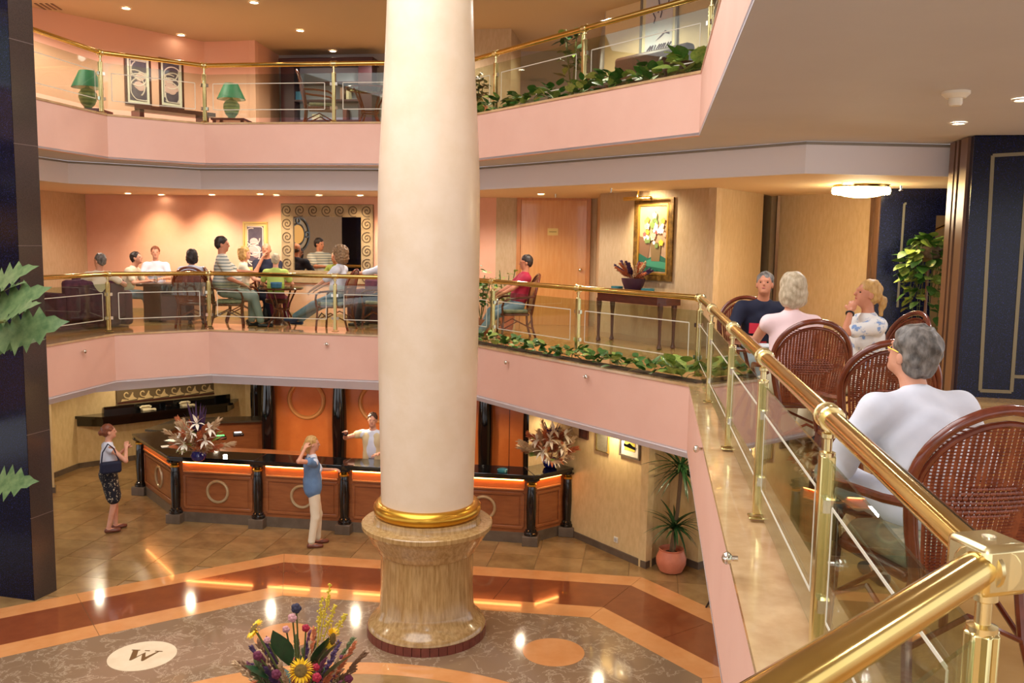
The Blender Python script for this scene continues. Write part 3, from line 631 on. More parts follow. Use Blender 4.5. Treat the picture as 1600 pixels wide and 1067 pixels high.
disc_item('ashtray', 'teal dish right of the dried flower pot on the console table', 'dish', on_ct(.28,-.03), [(.07,0),(.10,.005),(.105,.06),(.095,.06),(.085,.02),(0,.018)], TEAL)
# greek-key mirror
mw = (WB0, WB1); dmw = (Vector(WB1)-Vector(WB0)).normalized(); mn = Vector((dmw.y,-dmw.x,0)); ma = math.atan2(dmw.y,dmw.x)
tl, br = onwall(441,319,*mw), onwall(584,440,*mw); wM = (br-tl).xy.length; z1 = tl.z; z0 = br.z-.05
c = (tl+br)/2; mr = thing('wall_mirror', 'large square mirror in a carved scroll frame on the pink wall', 'mirror', (c.x,c.y,z0), ma)
hM = z1-z0; fwM = .24; SAND = mat('mirror_frame_sand', (168,146,110), .5, col2=(150,128,94), scale=8); SCR = mat('scroll_groove', (92,72,50), .5)
for a, b, w in (((0,fwM/2),(wM,fwM),0),((0,hM-fwM/2),(wM,fwM),0),((-wM/2+fwM/2,hM/2),(fwM,hM-2*fwM),0),((wM/2-fwM/2,hM/2),(fwM,hM-2*fwM),0)): ob('frame_board', MB().box((a[0],-.03,a[1]),(b[0],.05,b[1])), SAND, mr)
ob('frame_edge', MB().tube([(-wM/2,-.04,0),(-wM/2,-.04,hM),(wM/2,-.04,hM),(wM/2,-.04,0)], .014, 6, closed=True), SCR, mr)
ob('mirror_glass', MB().box((0,-.012,hM/2), (wM-2*fwM+.02,.01,hM-2*fwM+.02)), mat('mirror', (200,196,186), .01, 1), mr)
def scroll(x, z, turn):
    pts = [(x+(.008+.0094*a)*math.cos(a*turn), -.062, z+(.008+.0094*a)*math.sin(a*turn)) for a in np.linspace(0,11.5,46)]
    ob('scroll', MB().tube(pts, .009, 5), SCR, mr)
nx = 7; stp = (wM-fwM)/(nx-1)
for k in range(nx): scroll(-wM/2+fwM/2+k*stp, hM-fwM/2, 1)
nz = max(2, round((hM-fwM)/stp))
for k in range(1, nz+1):
    for s in (-1,1): scroll(s*(wM/2-fwM/2), hM-fwM/2-k*(hM-fwM)/nz, -s)
# cut-paper style pictures
def tree_pic(nm, lab, x, y, w, h, p, q, fm, ground, seed, mount):
    t = frame_on(nm, lab, x, y, w, h, p, q, fm, mount, ground, .035, .05)
    rr = random.Random(seed); LN = mat('pic_line', (222,206,196), .5); w2, h2 = w/2-.1, h/2-.1
    for k in range(9):
        a0 = rr.uniform(-1,1)*w2; pts = []
        cvx, cvz, R = rr.uniform(-w2,w2)*.5, rr.uniform(-h2,h2)*.7, rr.uniform(.12,.3)
        s0 = rr.uniform(0,6)
        for a in np.linspace(0, 2.6, 14):
            px, pz = cvx+R*math.cos(s0+a), cvz+R*math.sin(s0+a); pts.append((max(-w2,min(w2,px)), -.024, max(-h2,min(h2,pz))))
        ob('branch', MB().tube(pts, .012, 5), LN, t)
    for k in range(5): ob('blossom', MB().ball((rr.uniform(-w2,w2)*.5,-.024,rr.uniform(-h2,h2)*.4), (.09,.005,.07), 12, 6), mat('pic_blush', (214,176,170), .5), t)
    return t
VIO = mat('pic_dark', (74,62,78), .5, col2=(96,84,96), scale=6)
tree_pic('swirl_picture', 'gold-framed picture of pale swirling branches beside the scroll mirror', 400, 385, .52, .98, WB0, WB1, mat('pale_gold',(226,190,110),.35,.4), VIO, 5, mat('gold_mount',(230,200,130),.5))
tree_pic('branch_picture', 'left of two matching dark pictures of pale curved branches', 215, 126, .50, .90, UW[1], UW[2], DARKWOOD, VIO, 8, IVORY)
tree_pic('branch_picture', 'right of two matching dark pictures of pale curved branches', 267, 131, .50, .90, UW[1], UW[2], DARKWOOD, VIO, 9, IVORY)
t = frame_on('large_picture', 'tall pale-framed landscape print high on the top gallery wall', 1031, 32, .80, 1.32, WP0, (3.6,12.24), mat('silver_frame',(150,146,140),.35,.3), mat('cream_mount',(236,222,180),.5), mat('pale_print',(230,214,212),.5,col2=(206,214,222),scale=2), .04, .07)
rr = random.Random(2)
for k in range(10):
    x = -.25+.05*k; ob('ink_stroke', MB().tube([(x,-.024,-.5),(x+.02,-.024,-.42),(x+.05+rr.random()*.05,-.024,-.36)], .012, 5), mat('ink',(92,72,86),.5), t)
for k in range(5): 
    x, z = rr.uniform(-.22,.22), rr.uniform(-.05,.45); ob('ink_stroke', MB().tube([(x,-.024,z),(x+.03,-.024,z+.08),(x+rr.uniform(-.05,.1),-.024,z+.2)], .011, 5), MATS['ink'], t)
ob('ink_hill', MB().prism([(-.05,-.3),(.08,-.22),(.15,-.17),(.24,-.22),(.24,-.25),(.14,-.21),(.06,-.26)], 0, .003).xf(Matrix.Rotation(PI/2,4,'X')).xf(Matrix.Translation((0,-.024,0))), MATS['ink'], t)
# stained-glass roundel on the wall behind, which the mirror shows
hit = onwall(462,366,WB0,WB1); dv = ray(462,366).normalized(); nn = Vector((mn.x,mn.y,0)).normalized(); rv = dv-2*dv.dot(nn)*nn
L0, L1 = Vector((-11.25,2.0)), Vector(WB0); ld = (L1-L0).normalized(); ln = Vector((ld.y,-ld.x,0))
tt_ = ((L0.x-hit.x)*ln.x+(L0.y-hit.y)*ln.y)/(rv.x*ln.x+rv.y*ln.y); rp = hit+rv*tt_+ln*.07
rad = 27/FPX*((hit-Vector((0,0,CZ))).length+tt_)*.95
rs = thing('stained_roundel', 'round amber stained-glass roundel seen in the scroll mirror', 'window', tuple(rp), math.atan2(ld.y,ld.x))
RX = Matrix.Rotation(PI/2,3,'X'); rs.scale = (1.65,1,1)
ob('outer_ring', MB().torus((0,0,0), rad, rad*.10, 40, 8, rot=RX), BLACK, rs); ob('inner_ring', MB().torus((0,0,0), rad*.6, rad*.07, 40, 8, rot=RX), BLACK, rs)
ob('pale_glass', MB().lathe([(rad,0),(rad,.01)],40).xf(Matrix.Rotation(PI/2,4,'X')), mat('pale_glass',(228,206,150),.3), rs)
ob('amber_glass', MB().lathe([(rad*.58,0),(rad*.58,.012)],40).xf(Matrix.Rotation(PI/2,4,'X')).xf(Matrix.Translation((0,-.006,0))), mat('amber_glass',(240,180,60),.3,emit=(240,170,50),estr=.5), rs)
for k in range(4):
    a = k*PI/2; ob('boss', MB().torus((rad*.8*math.cos(a),-.01,rad*.8*math.sin(a)), rad*.15, rad*.06, 16, 6, rot=RX), BLACK, rs)
# ================================================================= ceiling fittings
LAMP = mat('downlight_lens', (255,244,224), .4, emit=(255,236,205), estr=14)
def downlight(px, py, z, lab, r=.06, grp='recessed downlights'):
    p = onz(px, py, z)
    t = thing('ceiling_downlight', lab, 'downlight', (p.x,p.y,z-.012), 0, grp)
    ob('lens', MB().lathe([(r*.75,.004),(r*.72,.001)], 16), LAMP, t); ob('trim_ring', MB().lathe([(r*.72,.0),(r*.8,-.006),(r,-.004),(r*1.05,.006),(r*.72,.006)], 20, cap=False), mat('trim_white',(230,224,210),.4), t)
    return p
for k, (x, y) in enumerate(((197,12),(397,3),(283,54),(469,47),(520,79))):
    downlight(x, y, ZC, ['round downlight in the top ceiling nearest the granite pillar','round downlight at the very top edge, left of the column','round downlight above the pair of branch pictures','round downlight in the top ceiling, middle of the diagonal row','round downlight nearest the bookcase on the top gallery'][k], .085)
for x, y, l in ((200,302,'round downlight above the man leaning over the table'),(252,304,'round downlight above the woman in the white top'),(407,303,'round downlight above the swirl picture'),(432,304.5,'round downlight just left of the scroll mirror'),(498,304.5,'round downlight over the left half of the scroll mirror'),(563,305,'round downlight over the right half of the scroll mirror'),(331,304,'round downlight above the man in the striped shirt'),(845,303,'round downlight above the beech door'),(1325,286,'round downlight in front of the glowing crystal lamp')):
    downlight(x, y, 5.37, l, .075)
downlight(1498,191,ZTB-.01,'round downlight in the lounge ceiling beside the navy pillar',.07); downlight(1597,154,ZTB-.01,'round downlight in the lounge ceiling at the right edge',.07)
def washer(px, tz, e=70):
    p = onwall(px, 305, WB0, WB1)+mn*.75; light('wall_washer','SPOT',(p.x,p.y,5.35),e,(1,.74,.45),target=(p.x-mn.x*.75,p.y-mn.y*.75,tz),size=.05,spot=1.5,blend=1)
for px in (252,331,432,563): washer(px, 4.1)
p = Vector((4.62,12.3,5.37))
cl = thing('crystal_ceiling_lamp', 'glowing oval crystal ceiling lamp in front of the bronze strips', 'lamp', (p.x,p.y-.2,5.37))
ob('shade', MB().ball((0,0,-.07), (.36,.3,.10), 24, 10), mat('crystal_glow',(255,240,200),.3,emit=(255,226,160),estr=14), cl)
ob('rim', MB().torus((0,0,-.02), .34, .02, 32, 8), BRASS, cl)
mbb = MB()
for k in range(28):
    a = 2*PI*k/28; mbb.ball((.35*math.cos(a), .3*math.sin(a), -.08), (.03,.03,.05), 6, 4)
ob('crystal_fringe', mbb, MATS['crystal_glow'], cl)['kind'] = 'stuff'
light('crystal_lamp_light','POINT',(p.x,p.y-.2,5.1),22,(1,.84,.56),size=.2)
p = onz(1494,143,ZTB-.01)
sd = thing('smoke_detector', 'white round smoke detector on the lounge ceiling', 'detector', (p.x,p.y,ZTB-.01))
ob('base', MB().lathe([(.10,0),(.10,-.02),(.07,-.05)][::-1], 24), IVORY, sd); ob('sensor', MB().lathe([(.048,-.05),(.05,-.09),(.04,-.105)][::-1], 24), IVORY, sd)
for x, y, z, l in ((345,308,5.37,'small sprinkler head on the low ceiling above the striped shirt'),(868,303,5.37,'small sprinkler head on the low ceiling right of the door light'),(955,294,5.37,'small sprinkler head on the low ceiling left of the picture lamp'),(1408,290,5.37,'small sprinkler head on the low ceiling in front of the navy wall')):
    p = onz(x,y,z); t = thing('sprinkler_head', l, 'sprinkler', (p.x,p.y,z)); ob('stem', MB().lathe([(.012,-.06),(.02,0)],10), CHROME, t); ob('deflector', MB().lathe([(.03,-.066),(.03,-.06)],12), CHROME, t)
# little spotlights fixed on the fascias
for (x, y), (a, b), l in (((128,549),(C0,C1),'on the pink fascia nearest the granite pillar'),((512,537),(C2,C3),'on the pink fascia left of the column'),((795,566),(C3,C4),'on the pink fascia right of the column'),((920,588),(C3,C4),'on the pink fascia below the planter'),((1098,702),(C4,N1),'at the far end of the lounge fascia'),((1153,873),(C4,N1),'at the near end of the lounge fascia')):
    p = onwall(x,y,a,b); d = (Vector(b)-Vector(a)).normalized()
    t = thing('fascia_spotlight', 'small chrome fitting '+l, 'fitting', tuple(p), math.atan2(d.y,d.x), 'fascia fittings')
    ob('cap', MB().ball((0,-.05,0), (.03,.025,.03), 12, 8), CHROME, t); ob('stem', MB().tube([(0,0,0),(0,-.05,0)], .014, 8), CHROME, t); ob('wing', MB().box((0,-.06,0),(.075,.008,.012)), CHROME, t)
vt = onz(75,10,ZC); t = thing('ceiling_vent', 'dark slotted vent in the top ceiling by the granite pillar', 'vent', (vt.x,vt.y,ZC))
for k in range(4): ob('slot', MB().box((k*.09-.13,0,-.004),(.04,.4,.008), rz=.1), BLACK, t)
# ================================================================= upper gallery furniture
def uz(x, y, Y): return atY(x, y, Y)
SHADE = mat('green_shade', (20,104,70), .6); LBODY = mat('celadon_lamp', (140,158,104), .3, col2=(104,128,84), scale=5, kind='stripe')
for x, Y, yb, l in ((138,15.2,172,'green-shaded table lamp with ribbed base nearest the granite pillar'),(362,16.6,187,'green-shaded table lamp with ribbed base right of the branch pictures')):
    p = uz(x, yb, Y); sc = Y/16.
    t = thing('table_lamp', l, 'lamp', tuple(p))
    ob('body', MB().lathe([(.07,0),(.08,.02),(.06,.04),(.11,.10),(.145,.20),(.14,.27),(.10,.33),(.04,.36),(.02,.40)], 24), LBODY, t)
    ob('lamp_shade', MB().lathe([(.25,.36),(.245,.37),(.125,.63),(.12,.635),(.12,.63),(.24,.36)], 28, cap=False), SHADE, t); ob('shade_lining', MB().lathe([(.238,.362),(.118,.628)], 28, cap=False), IVORY, t)
    tb = thing('side_table', 'dark side table under the '+('left' if x < 200 else 'right')+' green-shaded lamp', 'table', (p.x,p.y,ZT))
    ob('tabletop', MB().box((0,0,p.z-ZT-.02),(.6,.5,.04)), DARKWOOD, tb)
    for sx in (-1,1):
        for sy in (-1,1): ob('leg', MB().box((sx*.25,sy*.2,(p.z-ZT-.04)/2),(.05,.05,p.z-ZT-.04)), DARKWOOD, tb)
bn = thing('bench', 'long dark bench below the branch pictures', 'bench', (-6.35,16.85,ZT), .75)
ob('seat', MB().prism([(-.75,-.25),(.75,-.25),(.75,.25),(-.55,.25)], .38, .45), DARKWOOD, bn)
for x in (-.6,.6): ob('support', MB().box((x,0,.19),(.08,.4,.38)), DARKWOOD, bn)
# bookcase
bkc = uz(512,188,18.4); bc_ = thing('bookcase', 'dark bookcase with pale shelves on the top gallery', 'bookcase', (bkc.x,18.55,ZT), math.radians(-8.6))
Wk = 1.62; Hk = 1.72
for x in (-Wk/2,Wk/2): ob('side_panel', MB().box((x,0,Hk/2),(.28,.34,Hk)), mat('plum_wood',(66,34,40),.35), bc_)
ob('cornice', MB().box((0,0,Hk-.06),(Wk+.36,.40,.14)), MATS['plum_wood'], bc_, bevel=.02)
ob('back_panel', MB().box((0,.15,Hk/2),(Wk,.02,Hk)), mat('pale_blue_back',(176,180,196),.6), bc_)
for z in (.1,.5,.9,1.25): ob('shelf', MB().box((0,0,z),(Wk-.2,.32,.035)), MATS['plum_wood'], bc_)
for k, (x, z, w, h, c, l) in enumerate(((-.62,.92,.10,.17,(70,130,170),'blue box at the left end of the upper bookcase shelf'),(.30,.92,.07,.24,(150,120,110),'brown upright book at the right of the upper bookcase shelf'),(.42,.92,.06,.20,(196,186,160),'pale upright book at the right end of the upper bookcase shelf'),(-.25,.52,.16,.12,(206,198,176),'pale box in the middle of the lower bookcase shelf'),(.36,.52,.08,.22,(104,60,58),'dark red book on the lower bookcase shelf'))):
    v = Matrix.Rotation(math.radians(-8.6),3,'Z')@Vector((x,0,z+h/2)); tag(ob('book', MB().box((bkc.x+v.x,18.55+v.y,ZT+v.z),(w,.2,h), rz=math.radians(-8.6)), mat('book_%d'%k,c,.6), bevel=.004), l, 'book')
# ================================================================= rattan chairs
CUSH = mat('chair_cushion', (120,128,110), .8, col2=(170,160,130), scale=14)
HT = 1.05
def hoop(t, grow=0):
    "t 0..1 along the hoop from the lower left to the lower right -> local point"
    L = [(-.20,.40),(-.225,.50),(-.25,.60),(-.268,.70),(-.275,.78)]
    L += [(-.275*math.cos(a), .78+.27*math.sin(a)) for a in np.linspace(.12,PI/2,9)]
    R = [(-x,z) for x, z in L[:-1]][::-1]; P = L+R
    k = t*(len(P)-1); i = min(int(k), len(P)-2); f = k-i
    x, z = P[i][0]+(P[i+1][0]-P[i][0])*f, P[i][1]+(P[i+1][1]-P[i][1])*f
    c = 1-grow; x *= c; z = .40+(z-.40)*c
    return (x, backy(x,z), z)
def backy(x, z): return -.235-.13*((z-.40)/.65)+.05*(x/.275)**2-.05
def topz(x, s=.93):
    x = min(abs(x)/s, .274); 
    return .40+(.78+.27*math.sqrt(max(0,1-(x/.275)**2))-.40)*s
def build_chair():
    t = bpy.data.objects.new('rattan_chair', None); COL.objects.link(t)
    n = 40
    ob('back_frame', MB().tube([hoop(i/n) for i in range(n+1)], .020, 10), RATTAN, t)
    ob('inner_hoop', MB().tube([hoop(i/n,.075) for i in range(n+1)], .012, 8), RATTAN, t)
    w = MB()
    for x in np.arange(-.231,.2311,.021):
        z1 = topz(x); zs = np.linspace(.44, z1, 12); xs_ = [x*(.78+.22*min(1,(z-.40)/.38)) for z in zs]
        for a in range(11):
            p, q = xs_[a], xs_[a+1]; h = .0082
            w.quad((p-h,backy(p,zs[a]),zs[a]),(p+h,backy(p,zs[a]),zs[a]),(q+h,backy(q,zs[a+1]),zs[a+1]),(q-h,backy(q,zs[a+1]),zs[a+1]))
    for z in np.arange(.45,HT-.05,.0125):
        lim = .235*(.78+.22*min(1,(z-.40)/.38)) if z < .78 else .255*math.sqrt(max(0,1-((z-.78)/.255)**2))*.98
        if lim < .03: continue
        xx = np.linspace(-lim,lim,11); w.tube([(x,backy(x,z)+.004*(-1)**i,z) for i, x in enumerate(xx)], .0034, 3, cap=False)
    for iz in range(-3,4):
        for ix in range(-7,8):
            x, z = ix*.021+(iz%2)*.0105, .715+iz*.017
            if (x/.15)**2+((z-.715)/.062)**2 < 1: w.ball((x,backy(x,z)-.006,z), (.0115,.005,.0075), 6, 4)
    stuff(ob('woven_back', w, WEAVE, t))
    ob('lower_rail', MB().tube([(-.20,backy(.2,.43)+.02,.43),(0,backy(0,.43),.43),(.20,backy(.2,.43)+.02,.43)], .018, 8).tube([(-.205,backy(.2,.47)+.02,.475),(0,backy(0,.47),.475),(.205,backy(.2,.47)+.02,.475)], .010, 8), RATTAN, t)
    S = [(-.22,-.22),(.22,-.22),(.26,.18),(.2,.25),(-.2,.25),(-.26,.18)]
    ob('seat_frame', MB().prism(S, .385,.425), RATTAN, t, bevel=.012)
    ob('cushion', MB().prism([(p[0]*.92,p[1]*.92) for p in S], .425,.485), CUSH, t, bevel=.022)
    for s in (-1,1):
        ob('leg', MB().tube([(s*.245,.21,.40),(s*.25,.22,.2),(s*.262,.235,0)], .019, 8), RATTAN, t)
        ob('leg', MB().tube([(s*.205,-.25,.42),(s*.225,-.27,.2),(s*.25,-.33,0)], .019, 8), RATTAN, t)
        ob('arm', MB().tube([(s*.262,backy(.262,.70)+.01,.70),(s*.295,-.18,.69),(s*.31,-.02,.68),(s*.31,.13,.665),(s*.295,.21,.62),(s*.268,.235,.54),(s*.248,.225,.40)], .018, 8), RATTAN, t)
        ob('side_brace', MB().tube([(s*.252,.22,.17),(s*.24,-.02,.30),(s*.228,-.275,.17)], .011, 6), RATTAN, t)
    for y, x in ((.225,.25),(-.28,.23)): ob('cross_brace', MB().tube([(-x,y,.17),(0,y,.28),(x,y,.17)], .011, 6), RATTAN, t)
    return t
proto = build_chair(); used = []
def chair(lab, loc, yaw, grp='rattan armchairs'):
    o = proto if not used else copy_tree(proto); used.append(1)
    o.location = loc; o.rotation_euler = (0,0,math.radians(yaw)); return tag(o, lab, 'chair', grp)
def chair_at(lab, px, py, yaw, z=ZM):
    p = onz(px, py, z+HT); r = Matrix.Rotation(math.radians(yaw),3,'Z')@Vector((0,.41,0)); loc = (p.x+r.x, p.y+r.y, z); chair(lab, loc, yaw); return loc
CH = {}
CH['white'] = (1.60,3.34,ZM); chair('rattan armchair under the person in the white shirt, nearest the camera', CH['white'], 8)
CH['empty'] = (2.20,5.42,ZM); chair('empty rattan armchair in front of the grey-haired person in white', CH['empty'], -4)
CH['pink'] = (2.18,6.75,ZM); chair('rattan armchair holding the woman in the pale pink top', CH['pink'], -2)
CH['pony'] = (2.92,7.25,ZM); chair('rattan armchair holding the woman with the blonde ponytail', CH['pony'], 100)
CH['navy'] = (2.32,8.75,ZM); chair('rattan armchair holding the man in the navy shirt', CH['navy'], 170)
CH['dark'] = (-5.62,15.72,ZM); chair('rattan armchair holding the dark-haired person turned to the pink wall', CH['dark'], 12)
CH['stripe'] = (-4.98,15.72,ZM); chair('rattan armchair holding the man in the striped shirt', CH['stripe'], -75)
CH['blonde'] = (-5.02,16.75,ZM); chair('rattan armchair holding the blonde woman in cream beside the striped shirt', CH['blonde'], -70)
CH['bald'] = (-4.72,17.25,ZM); chair('rattan armchair holding the man with his hand at his chin', CH['bald'], 190)
CH['curly'] = (-3.12,15.62,ZM); chair('rattan armchair holding the curly-haired woman in jeans', CH['curly'], 82)
CH['arm'] = (-2.35,16.05,ZM); chair('rattan armchair partly hidden behind the cream column', CH['arm'], 60)
CH['red'] = (.02,14.62,ZM); chair('rattan armchair holding the man in the red shirt', CH['red'], 100)
CH['green'] = (-4.32,16.35,ZM); tag(ob('stool', MB().lathe([(.2,0),(.16,.06),(.05,.1),(.05,.36),(.19,.40),(.20,.46),(.17,.48)],20,CH['green']), DARKWOOD), 'round stool under the fair-haired child in green', 'stool')
c = onz(497,100,ZT+HT); chair('empty rattan armchair on the top gallery in front of the bookcase', (-3.42,16.1,ZT), -80)
# ================================================================= tables, sofas
GT = glass('table_glass', (206,206,170), 2.5)
def round_table(nm, lab, loc, r, h, legs=4, glasstop=True, m=RATTAN):
    t = thing(nm, lab, 'table', loc)
    tp = ob('tabletop', MB().lathe([(r,h-.012),(r+.004,h-.006),(r,h)], 40), GT if glasstop else DARKWOOD, t)
    if glasstop: ob('rim', MB().torus((0,0,h-.02), r-.01, .016, 40, 8), m, tp)
    for k in range(legs):
        a = 2*PI*(k+.5)/legs; c, s = math.cos(a), math.sin(a)
        ob('leg', MB().tube([(c*r*.8,s*r*.8,h-.03),(c*r*.45,s*r*.45,h*.6),(c*r*.35,s*r*.35,h*.4),(c*r*.75,s*r*.75,0)], .016, 8), m, t)
    ob('ring_brace', MB().torus((0,0,h*.45), r*.36, .012, 24, 6), m, t)
    return t
round_table('coffee_table', 'small round glass-topped rattan table beside the long brass rail', (1.95,4.72,ZM), .27, .60)
round_table('coffee_table', 'round rattan table with a newspaper in front of the man in navy', (2.22,7.92,ZM), .36, .70)
round_table('coffee_table', 'round rattan table in the middle of the group by the scroll mirror', (-4.12,15.95,ZM), .38, .70)
round_table('coffee_table', 'round glass table with bent legs on the top gallery beside the column', (-2.55,16.0,ZT), .42, .76)
tag(ob('newspaper', MB().prism([(2.02,7.70),(2.42,7.66),(2.45,7.92),(2.05,7.96)], ZM+.702, ZM+.712), mat('newsprint',(214,216,216),.7,col2=(170,174,178),scale=40)), 'folded newspaper on the table before the man in navy', 'newspaper')
ash = (1.82,4.56,ZM+.60); u = thing('white_ashtray', 'small white ashtray on the round glass table by the rail', 'ashtray', ash)
ob('bowl', MB().lathe([(.03,0),(.042,.004),(.045,.03),(.036,.03),(.03,.01),(0,.008)],20), IVORY, u)
ob('cigarette_rest', MB().box((.02,0,.033),(.05,.012,.008),rz=.5), IVORY, u)
disc_item('blue_bowl', 'blue bowl on the rattan table by the scroll mirror', 'bowl', (-4.15,15.72,ZM+.70), [(.08,0),(.095,.01),(.10,.10),(.09,.10),(.085,.02),(0,.015)], mat('blue_glaze',(70,120,160),.3))
dt_ = thing('dark_table', 'square dark wood table between the people by the pink wall', 'table', (-6.35,16.75,ZM), .1)
ob('tabletop', MB().box((0,0,.68),(1.1,.8,.05)), DARKWOOD, dt_, bevel=.006); ob('body', MB().box((0,0,.34),(.9,.62,.62)), DARKWOOD, dt_)
for k, (x, y) in enumerate(((-.32,.0),(-.05,.12),(.2,-.1))):
    tag(ob('drinking_glass', MB().lathe([(.03,0),(.034,.002),(.038,.12),(.034,.12),(.03,.01),(0,.008)],16,(-6.35+x,16.75+y,ZM+.705)), glass('clear_glass',(240,240,235),2.)), ['drinking glass at the left of the dark square table','drinking glass in the middle of the dark square table','drinking glass at the right of the dark square table'][k], 'glass', 'glasses on the dark table')
PURPLE = mat('plum_upholstery', (92,44,62), .8, col2=(70,34,52), scale=16); 
def sofa(lab, loc, yaw, w, m, h=.78):
    t = thing('sofa', lab, 'sofa', loc, math.radians(yaw))
    ob('seat', MB().box((0,.08,.22),(w,.62,.40)), m, t, bevel=.05); ob('backrest', MB().box((0,-.26,.5),(w,.18,h-.1)), m, t, bevel=.06)
    for s in (-1,1): ob('armrest', MB().box((s*(w/2+.07),.02,.33),(.16,.74,.6)), m, t, bevel=.06)
    return t
sofa('plum sofa against the rail beside the granite pillar', (-7.25,15.15,ZM), 60, 1.1, PURPLE)
sofa('plum sofa behind the man leaning over the dark table', (-7.75,16.75,ZM), -80, .9, PURPLE)
sofa('plum armchair below the right side of the scroll mirror', (-2.55,17.0,ZM), 170, .7, PURPLE)
sofa('brown wicker sofa below the large landscape print', (1.75,13.1,ZT), wpa*180/PI+180, 1.5, mat('dark_wicker',(92,52,38),.5,col2=(66,36,26),scale=40), .9)
# ================================================================= people
def snets(F, org, h):
    ins = F < 0; nx, ny, nz = F.shape
    c = [ins[a:nx-1+a, b:ny-1+b, d:nz-1+d] for a in (0,1) for b in (0,1) for d in (0,1)]
    s = sum(x.astype(np.int8) for x in c); I, J, K = np.nonzero((s > 0) & (s < 8)); del c
    if len(I) == 0: return None
    acc = np.zeros((len(I),3)); cnt = np.zeros(len(I))
    for ax in range(3):
        for u in (0,1):
            for v in (0,1):
                o = [0,0,0]; o[(ax+1)%3] = u; o[(ax+2)%3] = v; e = list(o); e[ax] = 1
                f0 = F[I+o[0],J+o[1],K+o[2]]; f1 = F[I+e[0],J+e[1],K+e[2]]; m = (f0 < 0) != (f1 < 0)
                t = np.where(m, f0/np.where(m, f0-f1, 1), 0); p = np.tile(np.array(o,float),(len(I),1)); p[:,ax] = t
                acc += p*m[:,None]; cnt += m
    V = (acc/cnt[:,None]+np.c_[I,J,K])*h+org
    idx = -np.ones((nx-1,ny-1,nz-1), int); idx[I,J,K] = np.arange(len(I)); Q = []
    for ax in range(3):
        b, c_ = (ax+1)%3, (ax+2)%3
        sl0 = [slice(None)]*3; sl1 = [slice(None)]*3; sl0[ax] = slice(0,-1); sl1[ax] = slice(1,None)
        for k in (b, c_): sl0[k] = slice(1,-1); sl1[k] = slice(1,-1)
        A, B = ins[tuple(sl0)], ins[tuple(sl1)]
        for flip, M in ((0, A & ~B), (1, ~A & B)):
            P = np.array(np.nonzero(M))
            if P.shape[1] == 0: continue
            P[b] += 1; P[c_] += 1
            def at(db, dc):
                R = P.copy(); R[b] -= db; R[c_] -= dc; return idx[R[0],R[1],R[2]]
            q = np.stack([at(1,1),at(0,1),at(0,0),at(1,0)],1)
            if flip: q = q[:,::-1]
            Q.append(q)
    Q = np.concatenate(Q); return V, Q[(Q >= 0).all(1)]
class Sdf:
    def __init__(s): s.p = []
    def cap(s, a, b, ra, rb=None, k=.02): s.p.append(('c', np.array(a,float), np.array(b,float), ra, ra if rb is None else rb, k)); return s
    def ell(s, c, r, k=.02, rot=None): s.p.append(('e', np.array(c,float), np.array(r,float), None if rot is None else np.array(rot), None, k)); return s
    def mesh(s, name, h, m, noise=0, nf=60.):
        lo, hi = [], []
        for q in s.p:
            if q[0] == 'c': r = max(q[3],q[4]); lo.append(np.minimum(q[1],q[2])-r); hi.append(np.maximum(q[1],q[2])+r)
            else: r = max(q[2]); lo.append(q[1]-r); hi.append(q[1]+r)
        mg = .035+noise; L = np.min(lo,0)-mg; H = np.max(hi,0)+mg; n = np.ceil((H-L)/h).astype(int)+1
        F = np.full(n, .06, np.float32); G = [L[i]+h*np.arange(n[i]) for i in range(3)]
        for q, l, u in zip(s.p, lo, hi):
            a = np.maximum(np.floor((l-.035-L)/h).astype(int),0); b = np.minimum(np.ceil((u+.035-L)/h).astype(int)+1, n)
            X, Y, Z = np.meshgrid(G[0][a[0]:b[0]],G[1][a[1]:b[1]],G[2][a[2]:b[2]],indexing='ij'); S = (slice(a[0],b[0]),slice(a[1],b[1]),slice(a[2],b[2]))
            if q[0] == 'c':
                A, B = q[1], q[2]; d = B-A; dd_ = max(d@d,1e-9); t = np.clip(((X-A[0])*d[0]+(Y-A[1])*d[1]+(Z-A[2])*d[2])/dd_,0,1)
                D = np.sqrt((X-A[0]-t*d[0])**2+(Y-A[1]-t*d[1])**2+(Z-A[2]-t*d[2])**2)-(q[3]+t*(q[4]-q[3]))
            else:
                x, y, z = X-q[1][0], Y-q[1][1], Z-q[1][2]
                if q[3] is not None: R = q[3]; x, y, z = R[0,0]*x+R[1,0]*y+R[2,0]*z, R[0,1]*x+R[1,1]*y+R[2,1]*z, R[0,2]*x+R[1,2]*y+R[2,2]*z
                r = q[2]; k0 = np.sqrt((x/r[0])**2+(y/r[1])**2+(z/r[2])**2); k1 = np.sqrt((x/r[0]**2)**2+(y/r[1]**2)**2+(z/r[2]**2)**2)+1e-6; D = k0*(k0-1)/k1
            f = F[S]; k = q[5]; hh_ = np.clip(.5+.5*(f-D)/k,0,1); F[S] = f*(1-hh_)+D*hh_-k*hh_*(1-hh_)
        if noise:
            X, Y, Z = np.meshgrid(*G, indexing='ij')
            F += noise*(np.sin(X*nf+2*np.sin(Z*nf*.5))*np.sin(Y*nf*1.1+1.5*np.sin(Z*nf*.6))*.6+np.sin(Z*nf*1.3+3*np.sin(X*nf*.4)+2*np.sin(Y*nf*.5))*.4)
        V, Q = snets(F, L, h); me = bpy.data.meshes.new(name); me.from_pydata(V.tolist(), [], Q.tolist()); me.update()
        me.polygons.foreach_set('use_smooth',[True]*len(me.polygons)); me.materials.append(m); return me
def nrm(v): v = np.array(v,float); return v/np.linalg.norm(v)
